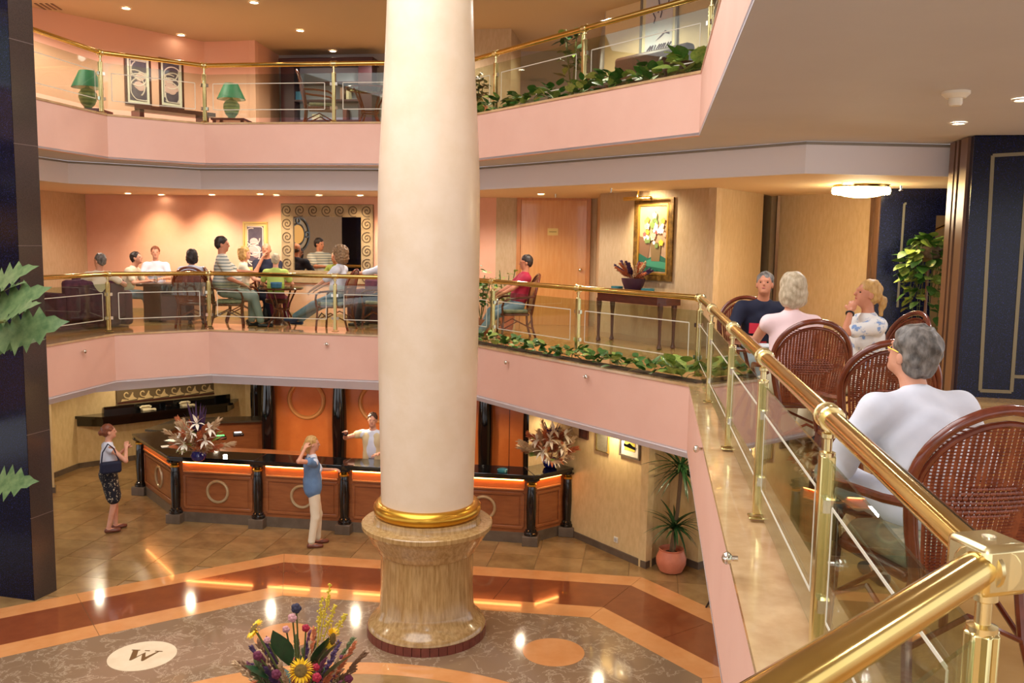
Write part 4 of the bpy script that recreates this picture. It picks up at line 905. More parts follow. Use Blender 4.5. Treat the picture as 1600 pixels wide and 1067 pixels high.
def ik(S, T, l1, l2, pole):
    S, T = np.array(S,float), np.array(T,float); d = T-S; L = np.linalg.norm(d); m = (l1+l2)*.995
    if L > m: T = S+d/L*m; d = T-S; L = m
    x = d/L; a = (l1*l1-l2*l2+L*L)/(2*L); hgt = math.sqrt(max(l1*l1-a*a,0)); p = np.array(pole,float); p = p-x*(p@x); p = nrm(p)
    return S+x*a+p*hgt, T
SKIN = mat('skin', (222,162,132), .5, col2=(212,148,118), scale=9); SKIN2 = mat('tanned_skin', (206,138,104), .5, col2=(194,126,94), scale=9)
EYE = mat('eye_dark', (40,28,24), .2); LIP = mat('lips', (176,88,80), .4)
def rotm(yaw, pitch, roll=0):
    return np.array((Matrix.Rotation(math.radians(yaw),3,'Z')@Matrix.Rotation(math.radians(-pitch),3,'X')@Matrix.Rotation(math.radians(roll),3,'Y')))
def person(label, loc, yaw, sit=True, fem=False, sc=1., seat=.485, lean=-6, side=0, twist=0, head=(0,0), rh=None, lh=None, rk=None, feet=None, top=None, sleeve=.5, loose=.016, bottom=None, btype='trousers', shoes=None, hair=None, hstyle='short', skin=SKIN, res=.014, jacket=None, curl=50, belly=0, knee=1, hipfwd=0):
    t = thing('person', label, 'person', loc, math.radians(yaw)); t.scale = (sc,sc,sc)
    sw = .165 if fem else .19
    hz = seat+.085 if sit else .945
    H = np.array((0,-.06+hipfwd if sit else 0,hz)); la, sa = math.radians(lean), math.radians(side)
    td = nrm((math.sin(sa), math.sin(la), math.cos(la))); R = rotm(twist,0); rx = R@np.array((1,0,0)); fy = nrm(np.cross(td,rx)); fy = fy if fy[1] > -.9 else -fy
    fy = nrm(np.cross(td, rx)); 
    NK = H+td*.50; SH = {s: H+td*.435+rx*sw*s for s in (-1,1)}; CH_ = H+td*.30; hd = nrm(td*.6+np.array((0,.12,.6)))
    HC = NK+hd*.185; HR = rotm(head[0]+twist, head[1]) 
    body = Sdf(); Rt = np.stack([rx,fy,td],1)
    body.ell(H, (.165 if fem else .155,.115,.115), .04, Rt).ell(H+td*.14+fy*(.01+belly*.4), (.135 if fem else .145,.10+belly*.5,.14), .05, Rt).ell(CH_, (.145 if fem else .165,.105,.17), .05, Rt)
    [body.cap(NK-td*.015, SH[s_]-td*.002, .045, .048, .04) for s_ in (-1,1)]; body.cap(SH[-1]-td*.01, SH[1]-td*.01, .052, .052, .04).cap(NK-td*.06, HC-HR@np.array((0,.015,.05)), .052 if fem else .058, .048 if fem else .054, .03)
    if fem: 
        for s in (-1,1): body.ell(CH_+rx*s*.07+fy*.085-td*.01, (.062,.055,.06), .03)
    if belly: body.ell(H+td*.13+fy*(.05+belly), (.14,.10,.13), .05, Rt)
    hp = lambda *a: HC+HR@np.array(a)
    body.ell(hp(0,-.012,.03), (.073,.092,.086), .01, HR).ell(hp(0,.022,-.035), (.057,.066,.080), .03, HR).ell(hp(0,.062,-.088), (.024,.022,.02), .02, HR)
    body.cap(hp(0,.086,.008), hp(0,.102,-.024), .008, .012, .01).ell(hp(0,.08,.022), (.045,.012,.01), .015, HR)
    for s in (-1,1): body.ell(hp(s*.074,-.008,-.012), (.010,.020,.031), .006, HR)
    arms = {}
    for s, tg in ((1,rh),(-1,lh)):
        if tg == 'mouth': tg = tuple(HC+HR@np.array((s*.035,.115,-.17)))
        if tg is None: tg = (s*.20,.22,hz+.10) if sit else (s*.24,.04,hz-.08)
        pole = (s*.7,-.5,-.6); E, W = ik(SH[s]+rx*s*.015, tg, .285, .25, pole); arms[s] = (SH[s]+rx*s*.015, E, W)
        body.cap(arms[s][0], E, .046 if not fem else .041, .037 if not fem else .034, .03).cap(E, W, .037 if not fem else .033, .026 if not fem else .023, .02)
        d = nrm(W-E); sd_ = np.cross(d,(0,0,1)); sd_ = nrm(sd_) if np.linalg.norm(sd_) > .1 else np.array((1.,0,0)); nr = np.cross(sd_,d)
        if nr[2] > 0: nr = -nr
        hf = np.stack([sd_,d,nr],1); body.ell(W+d*.045, (.040,.052,.017), .015, hf)
        cr = math.radians(curl); fl = (.036,.041,.038,.03)
        for i in range(4):
            o = W+d*.085+sd_*(.029-.0193*i); d1_ = nrm(d*math.cos(cr*.5)+nr*math.sin(cr*.5)); d2_ = nrm(d*math.cos(cr)+nr*math.sin(cr))
            body.cap(o, o+d1_*fl[i], .0088, .0085, .004).cap(o+d1_*fl[i], o+d1_*fl[i]+d2_*fl[i]*.9, .0085, .007, .004)
        ts = sd_*(-s if (np.cross(d,nr)@sd_) > 0 else s); o = W+d*.03+ts*.03; d3 = nrm(d*.75+ts*.6+nr*.3); body.cap(o, o+d3*.04, .011, .010, .008).cap(o+d3*.04, o+d3*.04+nrm(d*.9+nr*.3)*.03, .010, .008, .004)
    legs = {}
    for s in (1,-1):
        hj = H+np.array((s*.088,0,-.03 if sit else -.04))
        ft = (feet[0 if s == 1 else 1] if feet else ((s*.12,.48,.075) if sit else (s*.09,0,.08)))
        K, A = ik(hj, ft, .425, .41, (s*.12*knee,1,.35)); legs[s] = (hj,K,A)
        body.cap(hj, K, .080, .054, .035).cap(K, A, .052, .034, .025); fd = nrm((s*.12,1,0)) 
        tg_ = A+fd*.15+np.array((0,0,-.045)); body.cap(A+np.array((0,-.02,-.035)), tg_, .034, .026, .02)
    b = put('body', body.mesh('person_body', res, skin), t, False)
    mb = MB(); 
    for s in (-1,1): ob('eye', MB().ball(hp(s*.030,.074,.002), (.012,.008,.007), 8, 6), EYE, b)
    ob('mouth', MB().ball(hp(0,.083,-.055), (.022,.008,.006), 8, 6), LIP, b)
    # ---- clothing
    def torso(S, g, low=0.):
        S.ell(H+td*(.10-low), ((.150 if fem else .152)+g,.115+g+belly*.4,.16), .05, Rt).ell(H+td*.17+fy*(.01+belly*.4), (.14+g,.105+g+belly*.5,.15), .05, Rt).ell(CH_, ((.147 if fem else .168)+g,.107+g,.172+g*.5), .05, Rt)
        for s_ in (-1,1): S.cap(NK-td*.02, SH[s_]-td*.004, .046+g*.6, .05+g*.6, .05)
        S.cap(SH[-1]-td*.012, SH[1]-td*.012, .055+g*.7, .055+g*.7, .04); S.cap(NK-td*.06, NK-td*.025, .06+g*.6, .058+g*.5, .03)
        if belly: S.ell(H+td*.13+fy*(.05+belly), (.14+g,.10+g,.14), .05, Rt)
        if fem:
            for s in (-1,1): S.ell(CH_+rx*s*.07+fy*.085-td*.01, (.062+g*.7,.055+g*.7,.06+g*.7), .03)
    def sleeves(S, g, f):
        for s in (1,-1):
            a, e, w_ = arms[s]
            if f <= 0: continue
            k = min(f,1.); S.cap(a, a+(e-a)*k, .047+g*.8, (.050-.010*k)+g, .05)
            if f > 1: S.cap(e, e+(w_-e)*(f-1), .041+g, .032+g, .02)
    if top is not None:
        S = Sdf(); torso(S, loose if not jacket else .008); sleeves(S, loose, sleeve if not jacket else min(sleeve,.4)); put('shirt', S.mesh('shirt', res, top, .0035 if res < .012 else 0, 34.), t, False)
    if jacket is not None:
        S = Sdf(); g_ = .03
        for s in (-1,1):
            S.ell(CH_+rx*s*.075-fy*.012, (.115,.125,.20), .03, Rt).ell(H+td*.08+rx*s*.085-fy*.012, (.105,.135,.20), .04, Rt).ell(H-td*.02+rx*s*.09-fy*.02,(.10,.125,.14),.04,Rt)
        S.cap(SH[-1]-td*.01, SH[1]-td*.01, .066, .066, .04); sleeves(S, .02, sleeve); put('open_shirt', S.mesh('open_shirt', res, jacket, .004, 30.), t, False)
    if bottom is not None:
        S = Sdf(); S.ell(H-np.array((0,0,.005)), (.168 if fem else .16,.128,.125), .04, Rt)
        if btype in ('trousers','shorts'):
            f = 1. if btype == 'trousers' else 0
            for s in (1,-1):
                hj, K, A = legs[s]; S.cap(hj, K if f else hj+(K-hj)*.85, .092, .070, .035)
                if f: S.cap(K, K+(A-K)*.92, .069, .056, .025)
        else:
            for s in (1,-1):
                hj, K, A = legs[s]; S.cap(hj, hj+(K-hj)*.82, .105, .098, .05)
            S.cap(H, H+((legs[1][1]+legs[-1][1])/2-H)*.8, .13, .115, .05)
        put('trousers' if btype == 'trousers' else btype, S.mesh('lower_garment', res, bottom, .003 if res < .012 else 0, 30.), t, False)
    if shoes is not None:
        for s in (1,-1):
            A = legs[s][2]; fd = nrm((s*.12,1,0)); S = Sdf(); S.cap(A+np.array((0,-.03,-.042)), A+fd*.155+np.array((0,0,-.05)), .040, .030, .02).ell(A+fd*.10+np.array((0,0,-.05)), (.044,.075,.024), .02)
            put('shoe', S.mesh('shoe', min(res,.011), shoes), t, False)
    if hair is not None:
        S = Sdf(); nz_ = .006; nf = 70.
        if hstyle in ('short','thick','bun','pony','long','bob','curly'):
            S.ell(hp(0,-.024,.045), (.083,.098,.088), .02, HR).ell(hp(0,-.055,-.005), (.074,.062,.075), .03, HR)
        if hstyle == 'thick': S.ell(hp(0,-.02,.06), (.092,.105,.085), .02, HR).ell(hp(0,-.06,-.02), (.08,.06,.08), .03, HR); nz_ = .008
        if hstyle == 'bald': S.ell(hp(0,-.05,-.01), (.078,.062,.05), .02, HR); nz_ = .002
        if hstyle == 'bun': S.ell(hp(0,-.125,.0), (.045,.04,.045), .015, HR)
        if hstyle == 'pony': S.cap(hp(0,-.10,.01), hp(0,-.15,-.03), .03, .036, .02).cap(hp(0,-.15,-.03), hp(0,-.165,-.14), .036, .016, .02)
        if hstyle in ('bob','curly'):
            g_ = .034 if hstyle == 'curly' else .006
            for s in (-1,1): S.ell(hp(s*.068,-.03,-.03), (.03+g_,.06+g_,.085+g_), .03, HR)
            S.ell(hp(0,-.07,-.04), (.078+g_,.05+g_,.09+g_), .03, HR).ell(hp(0,-.02,.06), (.085+g_,.098+g_,.08+g_), .02, HR)
            if hstyle == 'curly': nz_ = .012; nf = 90.
        if hstyle == 'long': S.ell(hp(0,-.08,-.06), (.075,.045,.10), .03, HR).cap(hp(0,-.10,-.02), hp(-.02,-.16,-.10), .05, .03, .03)
        o = put('hair', S.mesh('hair', min(res,.010), hair, nz_, nf), t, False)
    P = dict(arms=arms, legs=legs, hp=hp, H=H, td=td, fy=fy, rx=rx, CH=CH_, SH=SH, NK=NK); return t, P
HB = mat('brown_hair', (62,40,28), .5, col2=(92,62,42), scale=40, stretch=(1,1,.3)); HD = mat('dark_hair', (34,26,24), .5, col2=(58,44,38), scale=40, stretch=(1,1,.3)); HBL = mat('blonde_hair', (208,166,98), .5, col2=(176,128,66), scale=40, stretch=(1,1,.3))
HG = mat('grey_hair', (74,68,62), .55, col2=(138,130,122), scale=34, stretch=(1,1,.4)); HW = mat('white_hair', (206,188,158), .55, col2=(170,150,120), scale=36, stretch=(1,1,.5)); HRD = mat('auburn_hair', (110,56,34), .5, col2=(140,80,50), scale=40)
WH = mat('white_cotton', (226,228,238), .8, col2=(214,218,230), scale=5); CR = mat('cream_cotton', (226,214,186), .8); NV = mat('navy_cotton', (20,24,50), .8); PK = mat('pale_pink_cotton', (242,210,210), .8); RD = mat('red_cotton', (176,34,66), .8)
STR = mat('striped_polo', (212,208,192), .8, col2=(120,132,130), scale=6.5, kind='stripe', lo=.62, hi=.9); JN = mat('pale_jeans', (138,160,186), .8, col2=(120,144,172), scale=12); GRT = mat('grey_green_trousers', (156,166,168), .8); GRN = mat('lime_cotton', (176,196,96), .8); MAG = mat('magenta_cotton', (132,44,84), .8)
BLU = mat('blue_denim_shirt', (104,136,172), .8, col2=(92,122,158), scale=6); PAT = mat('patterned_skirt', (18,18,30), .8, col2=(196,180,150), scale=26, kind='voronoi', lo=.28, hi=.20) if False else mat('patterned_skirt', (20,20,32), .8, col2=(206,190,160), scale=24, lo=.58, hi=.62)
FLO = mat('blue_print_cotton', (232,230,226), .8, col2=(130,160,206), scale=14, lo=.56, hi=.62); SH_B = mat('brown_leather', (110,56,36), .4); SH_D = mat('dark_leather', (30,28,30), .4); JACK = mat('cream_jacket', (218,196,150), .8)
# ---- ground floor
w1 = (-6.16,13.42,0)
t, P = person('woman in white top and patterned skirt standing left of the reception counter', w1, -52, False, True, .96, head=(-14,-6), lean=2, rh=(.10,.26,1.36), lh=(-.06,.28,1.30), top=WH, sleeve=.0, loose=.006, bottom=PAT, btype='skirt', shoes=SH_B, hair=HRD, hstyle='bun', skin=SKIN, res=.011, feet=((.08,-.04,.085),(-.06,.10,.085)))
o = ob('hair_tie', MB().torus(P['hp'](0,-.10,.005), .035, .014, 16, 6, rot=Matrix.Rotation(PI/2,3,'X')), WH, t)
bag = thing('shoulder_bag', 'navy shoulder bag under the arm of the woman in the patterned skirt', 'bag', (0,0,0)); bag.location = Vector(w1)+Matrix.Rotation(math.radians(-52),3,'Z')@Vector((.24,-.02,.98)); bag.rotation_euler = (0,0,math.radians(-52))
ob('pouch', MB().prism([(-.05,-.15),(.05,-.15),(.06,.15),(-.04,.15)], 0, .17), NV, bag, bevel=.03); ob('strap', MB().tube([(0,-.13,.15),(-.02,-.10,.32),(-.03,-.02,.44),(-.02,.06,.36),(0,.13,.15)], .011, 6), NV, bag)
t, P = person('woman in open blue shirt and cream trousers with a hand raised to her hair', (-2.90,12.92,0), -72, False, True, .95, head=(-4,0), lean=-2, rh=(.17,-.14,1.60), lh=(-.16,.30,1.16), top=WH, sleeve=.3, jacket=BLU, bottom=CR, shoes=SH_B, hair=HBL, hstyle='long', res=.011, feet=((.09,-.05,.075),(-.08,.06,.075)))
t, P = person('receptionist in a cream jacket pointing from behind the desk', (-2.26,14.55,0), 168, False, False, .98, head=(14,-4), lean=4, rh=(.34,.40,1.46), lh=(-.2,.30,1.12), top=WH, sleeve=.3, jacket=JACK, bottom=SH_D, shoes=SH_D, hair=HB, hstyle='short', res=.012)
ob('wrist_watch', MB().torus(tuple(P['arms'][1][2]-nrm(P['arms'][1][2]-P['arms'][1][1])*.03), .034, .012, 16, 6, rot=Vector(P['arms'][1][2]-P['arms'][1][1]).to_track_quat('Z','Y').to_matrix()), NV, t)
# ---- gallery, left
def at(c, dx=0, dy=0): return (CH[c][0]+dx, CH[c][1]+dy, ZM)
person('man in a pale shirt leaning over the dark table from the plum sofa', (-7.22,16.75,ZM), -85, True, False, 1., lean=24, head=(-8,-12), rh=(.22,.46,.74), lh=(-.2,.42,.74), top=CR, sleeve=.7, bottom=JN, shoes=SH_B, hair=HD, hstyle='short', seat=.44)
person('woman in a white top facing us behind the dark table', (-6.98,17.55,ZM), 195, True, True, 1.02, lean=6, head=(6,-6), rh=(.16,.34,.75), lh=(-.14,.36,.75), top=WH, sleeve=.6, bottom=JN, shoes=SH_D, hair=HRD, hstyle='short', seat=.46)
tag(ob('stool', MB().lathe([(.2,0),(.16,.1),(.15,.34),(.22,.36),(.22,.44)],20,(-6.98,17.55,ZM)), DARKWOOD), 'dark round stool under the woman in the white top', 'stool')
person('dark-haired person in white seated with back to us at the pink wall', at('dark'), 12, True, True, .98, lean=2, head=(20,-4), top=WH, sleeve=.6, bottom=NV, shoes=SH_D, hair=HD, hstyle='bob', rh=(.2,.36,.76), lh=(-.18,.36,.76))
person('person in a light shirt slouching on the plum sofa beside the granite pillar', (-7.12,15.15,ZM), 60, True, False, 1., lean=-18, head=(10,-4), rh=(.42,-.1,.82), lh=(-.2,.2,.6), top=CR, sleeve=.6, bottom=mat('blue_shorts',(96,150,180),.8), btype='shorts', shoes=SH_D, hair=HG, hstyle='short', seat=.40)
person('heavy-set man in a striped polo shirt turned to his right at the rail', at('stripe'), -68, True, False, 1.14, lean=-4, head=(-12,2), rh=(.22,.20,.66), lh=(-.18,.36,.84), top=STR, sleeve=.75, loose=.03, belly=.085, bottom=GRT, shoes=SH_D, hair=HD, hstyle='short', skin=SKIN2, seat=.50, feet=((.12,.46,.075),(-.1,.34,.075)))
person('blonde woman in a cream top beside the striped shirt', at('blonde'), -72, True, True, 1.02, lean=6, head=(-12,-6), rh=(.16,.40,.74), lh=(-.14,.40,.74), top=CR, sleeve=.5, bottom=NV, shoes=SH_D, hair=HBL, hstyle='bob')
person('balding man in a dark shirt resting his chin on his hand', at('bald'), 176, True, False, 1.08, lean=8, head=(4,-8), rh='mouth', lh=(-.2,.40,.74), top=NV, sleeve=.8, bottom=SH_D, shoes=SH_D, hair=HB, hstyle='bald', skin=SKIN2)
person('fair-haired child in a lime green top seen from behind', at('green'), 6, True, True, .94, lean=4, head=(0,-4), top=GRN, sleeve=.6, bottom=MAG, shoes=SH_D, hair=HW, hstyle='short', rh=(.24,.34,.72), lh=(-.22,.34,.72))
person('curly-haired woman in white top and jeans with legs stretched towards the table', at('curly'), 80, True, True, 1.04, lean=-6, head=(10,0), rh=(.12,.34,.66), lh=(-.14,.36,.64), top=WH, sleeve=.8, bottom=JN, shoes=mat('blue_shoe',(50,64,110),.6), hair=mat('curly_brown',(112,84,58),.6,col2=(160,126,88),scale=50), hstyle='curly', feet=((.10,.72,.09),(-.04,.80,.14)))
person('person in a light grey shirt mostly hidden behind the cream column', (-2.32,16.1,ZM), 62, True, False, 1.04, lean=2, head=(0,0), lh=(-.1,.52,.92), rh=(.2,.3,.6), top=WH, sleeve=1.2, bottom=NV, shoes=SH_D, hair=HD, hstyle='short')
t, P = person('man in a red shirt leaning back right of the column', at('red'), 100, True, False, 1.0, lean=-14, head=(-6,2), rh=(.14,.36,.66), lh=(-.12,.38,.64), top=RD, sleeve=.45, loose=.022, bottom=JN, shoes=SH_D, hair=HD, hstyle='short', skin=SKIN2, feet=((.12,.55,.075),(-.1,.6,.075)), res=.012)
ob('glasses', MB().tube([P['hp'](.076,-.01,.01),P['hp'](.066,.07,.006),P['hp'](.03,.09,.002),P['hp'](-.03,.09,.002),P['hp'](-.066,.07,.006),P['hp'](-.076,-.01,.01)], .004, 5), CHROME, t)
# ---- lounge, right
t, P = person('man in a navy shirt with a red panel facing us across the table', (2.42,8.70,ZM), 176, True, False, .98, lean=14, side=0, head=(-16,-14), rh=(.20,.36,.74), lh=(-.22,.34,.74), top=NV, sleeve=.7, loose=.022, bottom=GRT, shoes=SH_D, hair=HW if False else HG, hstyle='short', skin=SKIN2, res=.009)
fr_ = P['CH']+P['fy']*.122-P['td']*.03+P['rx']*.05
ob('red_panel', MB().box(tuple(fr_),(.17,.03,.10)), mat('red_print',(206,36,60),.7), t)
person('white-haired woman in a sleeveless pale pink top with her back to us', at('pink',-.07), -4, True, True, 1.0, lean=9, head=(14,-4), rh=(.2,.40,.72), lh=(-.18,.40,.74), top=PK, sleeve=.0, loose=.014, bottom=CR, shoes=SH_D, hair=HW, hstyle='bob', res=.009, skin=SKIN)
t, P = person('woman with a blonde ponytail covering her mouth with her hand', (2.86,7.24,ZM), 92, True, True, .96, lean=4, head=(2,-12), rh=(.10,.32,.62), lh='mouth', top=FLO, sleeve=.7, loose=.016, bottom=CR, shoes=SH_D, hair=HBL, hstyle='pony', res=.008, skin=SKIN2, curl=35)
ob('hair_tie', MB().torus(P['hp'](0,-.108,.005), .034, .014, 16, 6, rot=Matrix.Rotation(PI/2,3,'X')), mat('coral_tie',(232,84,70),.6), t)
d_ = nrm(P['arms'][-1][2]-P['arms'][-1][1]); ob('bracelet', MB().torus(tuple(P['arms'][-1][2]-d_*.03), .030, .008, 16, 6, rot=Vector(d_).to_track_quat('Z','Y').to_matrix()), SH_D, t)
t, P = person('grey-haired person in a white shirt and trousers seated with back to the camera', (1.70,3.55,ZM), 12, True, False, .94, lean=22, head=(18,-18), rh=(.30,.34,.62), lh=(-.26,.38,.66), top=WH, sleeve=1.5, loose=.03, bottom=WH, shoes=SH_D, hair=HG, hstyle='thick', res=.007, feet=((.18,.56,.075),(.02,.50,.44)), knee=5)
ob('glasses', MB().tube([P['hp'](.078,-.01,.01),P['hp'](.07,.07,.006),P['hp'](.03,.092,.002),P['hp'](-.03,.092,.002),P['hp'](-.07,.07,.006),P['hp'](-.078,-.01,.01)], .0022, 5), GOLD, t)
ob('collar', MB().torus(tuple(P['NK']-P['td']*.03), .066, .018, 28, 8, rot=Vector(P['td']).to_track_quat('Z','Y').to_matrix()), WH, t)
# ================================================================= plants and flowers
rp_ = random.Random(11)
def leafmesh(name, outline, m, fold=.15, droop=.15, thick=0):
    "outline: half widths along the length 0..1"
    vs, fs = [], []; n = len(outline)
    for i, w in enumerate(outline):
        t = i/(n-1); z = -droop*t*t
        vs += [(-w,t,z+fold*w),(0,t,z),(w,t,z+fold*w)]
    for i in range(n-1):
        a = i*3; fs += [(a,a+1,a+4,a+3),(a+1,a+2,a+5,a+4)]
    me = bpy.data.meshes.new(name); me.from_pydata(vs,[],fs); me.update(); me.polygons.foreach_set('use_smooth',[True]*len(me.polygons)); me.materials.append(m); return me
def leafmat(nm, a, b): return mat(nm, a, .45, col2=b, scale=5, coat=.15)
LG, LP, LD, LY = leafmat('leaf_green',(70,118,44),(46,88,30)), leafmat('leaf_pale',(170,186,92),(110,148,60)), leafmat('leaf_dark',(34,74,38),(24,56,30)), leafmat('leaf_yucca',(52,96,48),(36,72,36))
HEART = [.02,.30,.40,.38,.30,.18,.0]; BLADE = [.03,.045,.045,.04,.03,.018,.0]; OVAL = [.02,.16,.24,.26,.22,.12,0]
PO1, PO2, PO3 = leafmesh('leaf',HEART,LG), leafmesh('leaf',HEART,LP), leafmesh('leaf',OVAL,LG)
OV1, OV2 = leafmesh('leaf',OVAL,LG,.2,.3), leafmesh('leaf',OVAL,LP,.2,.3); BL = leafmesh('leaf',BLADE,LYU if False else LY,.3,.45); DK = leafmesh('leaf',OVAL,LD,.1,.1)
def leaf(me, p, d, s, parent, roll=0, nm='leaf'):
    o = put(nm, me, parent, False); o.location = p; d = Vector(d).normalized(); up = Vector((0,0,1)) if abs(d.z) < .95 else Vector((0,1,0))
    x = d.cross(up).normalized(); z = x.cross(d); M = Matrix((x,d,z)).transposed()@Matrix.Rotation(roll,3,'Y'); o.rotation_euler = M.to_euler(); o.scale = (s,s,s); return o
SOIL = mat('soil', (44,32,24), .9); TERRA = mat('terracotta', (222,134,100), .5, col2=(206,118,86), scale=5); STEM = mat('stem', (96,104,50), .6)
# planters on the gallery edges
def planter_plants(z, P0, P1, n, off, sz, lab, skip=()):
    d = Vector(P1)-Vector(P0); nv = Vector((-d.y,d.x)).normalized()*off
    for k in range(n):
        if k in skip: continue
        t_ = (k+.5)/n; b = Vector(P0)+d*t_+nv
        r = thing('pothos_plant', lab(k), 'plant', (b.x,b.y,z+.018), 0)
        big = 1.5 if k == n-1 else 1.
        for q in range(34):
            a = rp_.uniform(0,2*PI); rr_ = rp_.uniform(.02,.25); e = rp_.uniform(-.1,1.1)
            p = (rr_*math.cos(a)*.9, rr_*math.sin(a)*.75, rp_.uniform(.03,.15)*sz*big); leaf((PO2 if (rp_.random() < (.9 if big > 1 else .25)) else (PO1 if rp_.random()<.7 else PO3)), p, (math.cos(a),math.sin(a),e), rp_.uniform(.09,.14)*sz*big, r, rp_.uniform(-.6,.6))
        for q in range(3):
            a = rp_.uniform(0,2*PI); ob('stem', MB().tube([(0,0,0),(.05*math.cos(a),.05*math.sin(a),.06),(.14*math.cos(a),.14*math.sin(a),.08)], .004, 5), STEM, r)
ordn = ['first','second','third','fourth','fifth','sixth','seventh','eighth','ninth','tenth','eleventh']
planter_plants(ZM, C3, C4, 11, .19, 1., lambda k: 'low green pothos in the middle gallery planter, %s from the cream column'%ordn[k] if k < 10 else 'large pale-leaved pothos at the corner end of the middle planter', skip=(0,))
planter_plants(ZT, C3, C4, 9, .17, 1.25, lambda k: 'low green pothos in the top gallery planter, %s from the cream column'%ordn[k] if k < 8 else 'pale upright plant at the corner end of the top planter', skip=(0,))
for z_ in (ZM, ZT): struct('planter_trough', MB().prism([v2(offset([C3,C4],.10)[0],offset([C3,C4],.10)[1],.08),offset([C3,C4],.10)[1],offset([C3,C4],.28)[1],v2(offset([C3,C4],.28)[0],offset([C3,C4],.28)[1],.08)], z_+.016, z_+.03), mat('planter_soil',(84,62,42),.9,col2=(60,44,30),scale=40))
# yucca in a terracotta pot
yp = (2.27,12.10,0); yu = thing('potted_yucca', 'two-tiered yucca in a round terracotta pot in the ground floor corner', 'plant', yp)
ob('pot', MB().lathe([(.12,0),(.16,.02),(.205,.12),(.21,.20),(.18,.28),(.165,.31),(.175,.33),(.165,.335),(.15,.31),(.15,.28),(0,.27)],32), TERRA, yu); ob('soil', MB().lathe([(.15,.27),(.0,.285)],20), SOIL, yu)
for st, top, n, L in (((.02,0,.25),(.03,-.02,.62),46,.46),((.0,.05,.25),(.10,.02,1.45),46,.55)):
    ob('trunk', MB().tube([st,((st[0]+top[0])/2+.02,(st[1]+top[1])/2,(st[2]+top[2])/2),top], .028, 8), mat('yucca_trunk',(120,96,66),.7), yu)
    for q in range(n):
        a = rp_.uniform(0,2*PI); e = rp_.uniform(-.5,1.6); leaf(BL, (top[0],top[1],top[2]+rp_.uniform(-.05,.08)), (math.cos(a),math.sin(a),e), L*rp_.uniform(.7,1.05), yu, 0)
# trailing plant by the navy pillar
tp = (5.42,11.75,ZM); tr_ = thing('trailing_plant', 'tall trailing pothos spilling from a basket beside the navy pillar', 'plant', tp)
ob('stand', MB().tube([(0,0,0),(0,0,1.42)], .02, 8).lathe([(.2,0),(.2,.02),(.03,.04)],20), BRONZE, tr_)
ob('basket', MB().lathe([(.08,1.40),(.14,1.45),(.17,1.60),(.16,1.60),(0,1.58)],20), mat('basket',(132,108,78),.7,col2=(104,80,54),scale=30), tr_)
for v in range(24):
    a = 2*PI*v/24+rp_.uniform(-.2,.2); ln_ = rp_.uniform(.5,1.4); pts = [(.1*math.cos(a),.1*math.sin(a),1.6)]
    R_ = rp_.uniform(.17,.36)
    for q in range(1,9): pts.append((R_*math.cos(a)*(1-.5**q)+rp_.uniform(-.02,.02), R_*math.sin(a)*.7*(1-.5**q)+rp_.uniform(-.02,.02), 1.66-ln_*(q-1)/8+(.04 if q == 1 else 0)))
    ob('vine', MB().tube(pts, .005, 5), STEM, tr_)
    for q in range(1,9):
        aa = a+rp_.uniform(-1.3,1.3); leaf(PO1 if rp_.random() < .6 else PO2, pts[q], (math.cos(aa),math.sin(aa),rp_.uniform(-.9,.3)), rp_.uniform(.12,.19), tr_, rp_.uniform(-.5,.5))
for q in range(22):
    a = rp_.uniform(0,2*PI); leaf(PO1 if rp_.random()<.6 else PO2, (.1*math.cos(a),.1*math.sin(a),1.6+rp_.uniform(0,.12)), (math.cos(a),math.sin(a),rp_.uniform(-.2,1.2)), rp_.uniform(.12,.18), tr_)
# bushy pot plants
def bush(lab, loc, h, r, n, me, sz, pot=TERRA, ph=.3):
    t = thing('potted_plant', lab, 'plant', loc)
    ob('pot', MB().lathe([(.11,0),(.13,.02),(.17,ph),(.155,ph),(.14,ph-.03),(0,ph-.03)],24), pot, t)
    for q in range(5):
        a = 2*PI*q/5; tp_ = (r*.5*math.cos(a), r*.5*math.sin(a), h*rp_.uniform(.8,1)); md = (r*.2*math.cos(a),r*.2*math.sin(a),h*.5)
        ob('branch', MB().tube([(0,0,ph-.03),md,tp_], .008, 5), STEM, t)
        for k in range(n//5):
            f = rp_.uniform(.35,1.05); b = Vector(md).lerp(Vector(tp_), (f-.35)/.7)+Vector((rp_.uniform(-1,1),rp_.uniform(-1,1),rp_.uniform(-.5,.5)))*r*.45; aa = rp_.uniform(0,2*PI)
            leaf(me if rp_.random() < .8 else OV2, tuple(b), (math.cos(aa),math.sin(aa),rp_.uniform(-.5,.7)), sz*rp_.uniform(.8,1.2), t, rp_.uniform(-.5,.5))
bush('leafy potted plant between the cream column and the man in red', (-.52,14.75,ZM), 1.15, .32, 70, OV1, .13)
bush('leafy potted plant behind the man in the red shirt', (-.12,15.9,ZM), 1.15, .3, 55, OV2, .13)
bush('dark leafy plant on the top gallery left of the brown sofa', (.85,13.9,ZT), 1.35, .30, 60, DK, .18)
bush('small dark plant on the top gallery at the column edge', (-.62,14.75,ZT), .8, .22, 45, DK, .13)
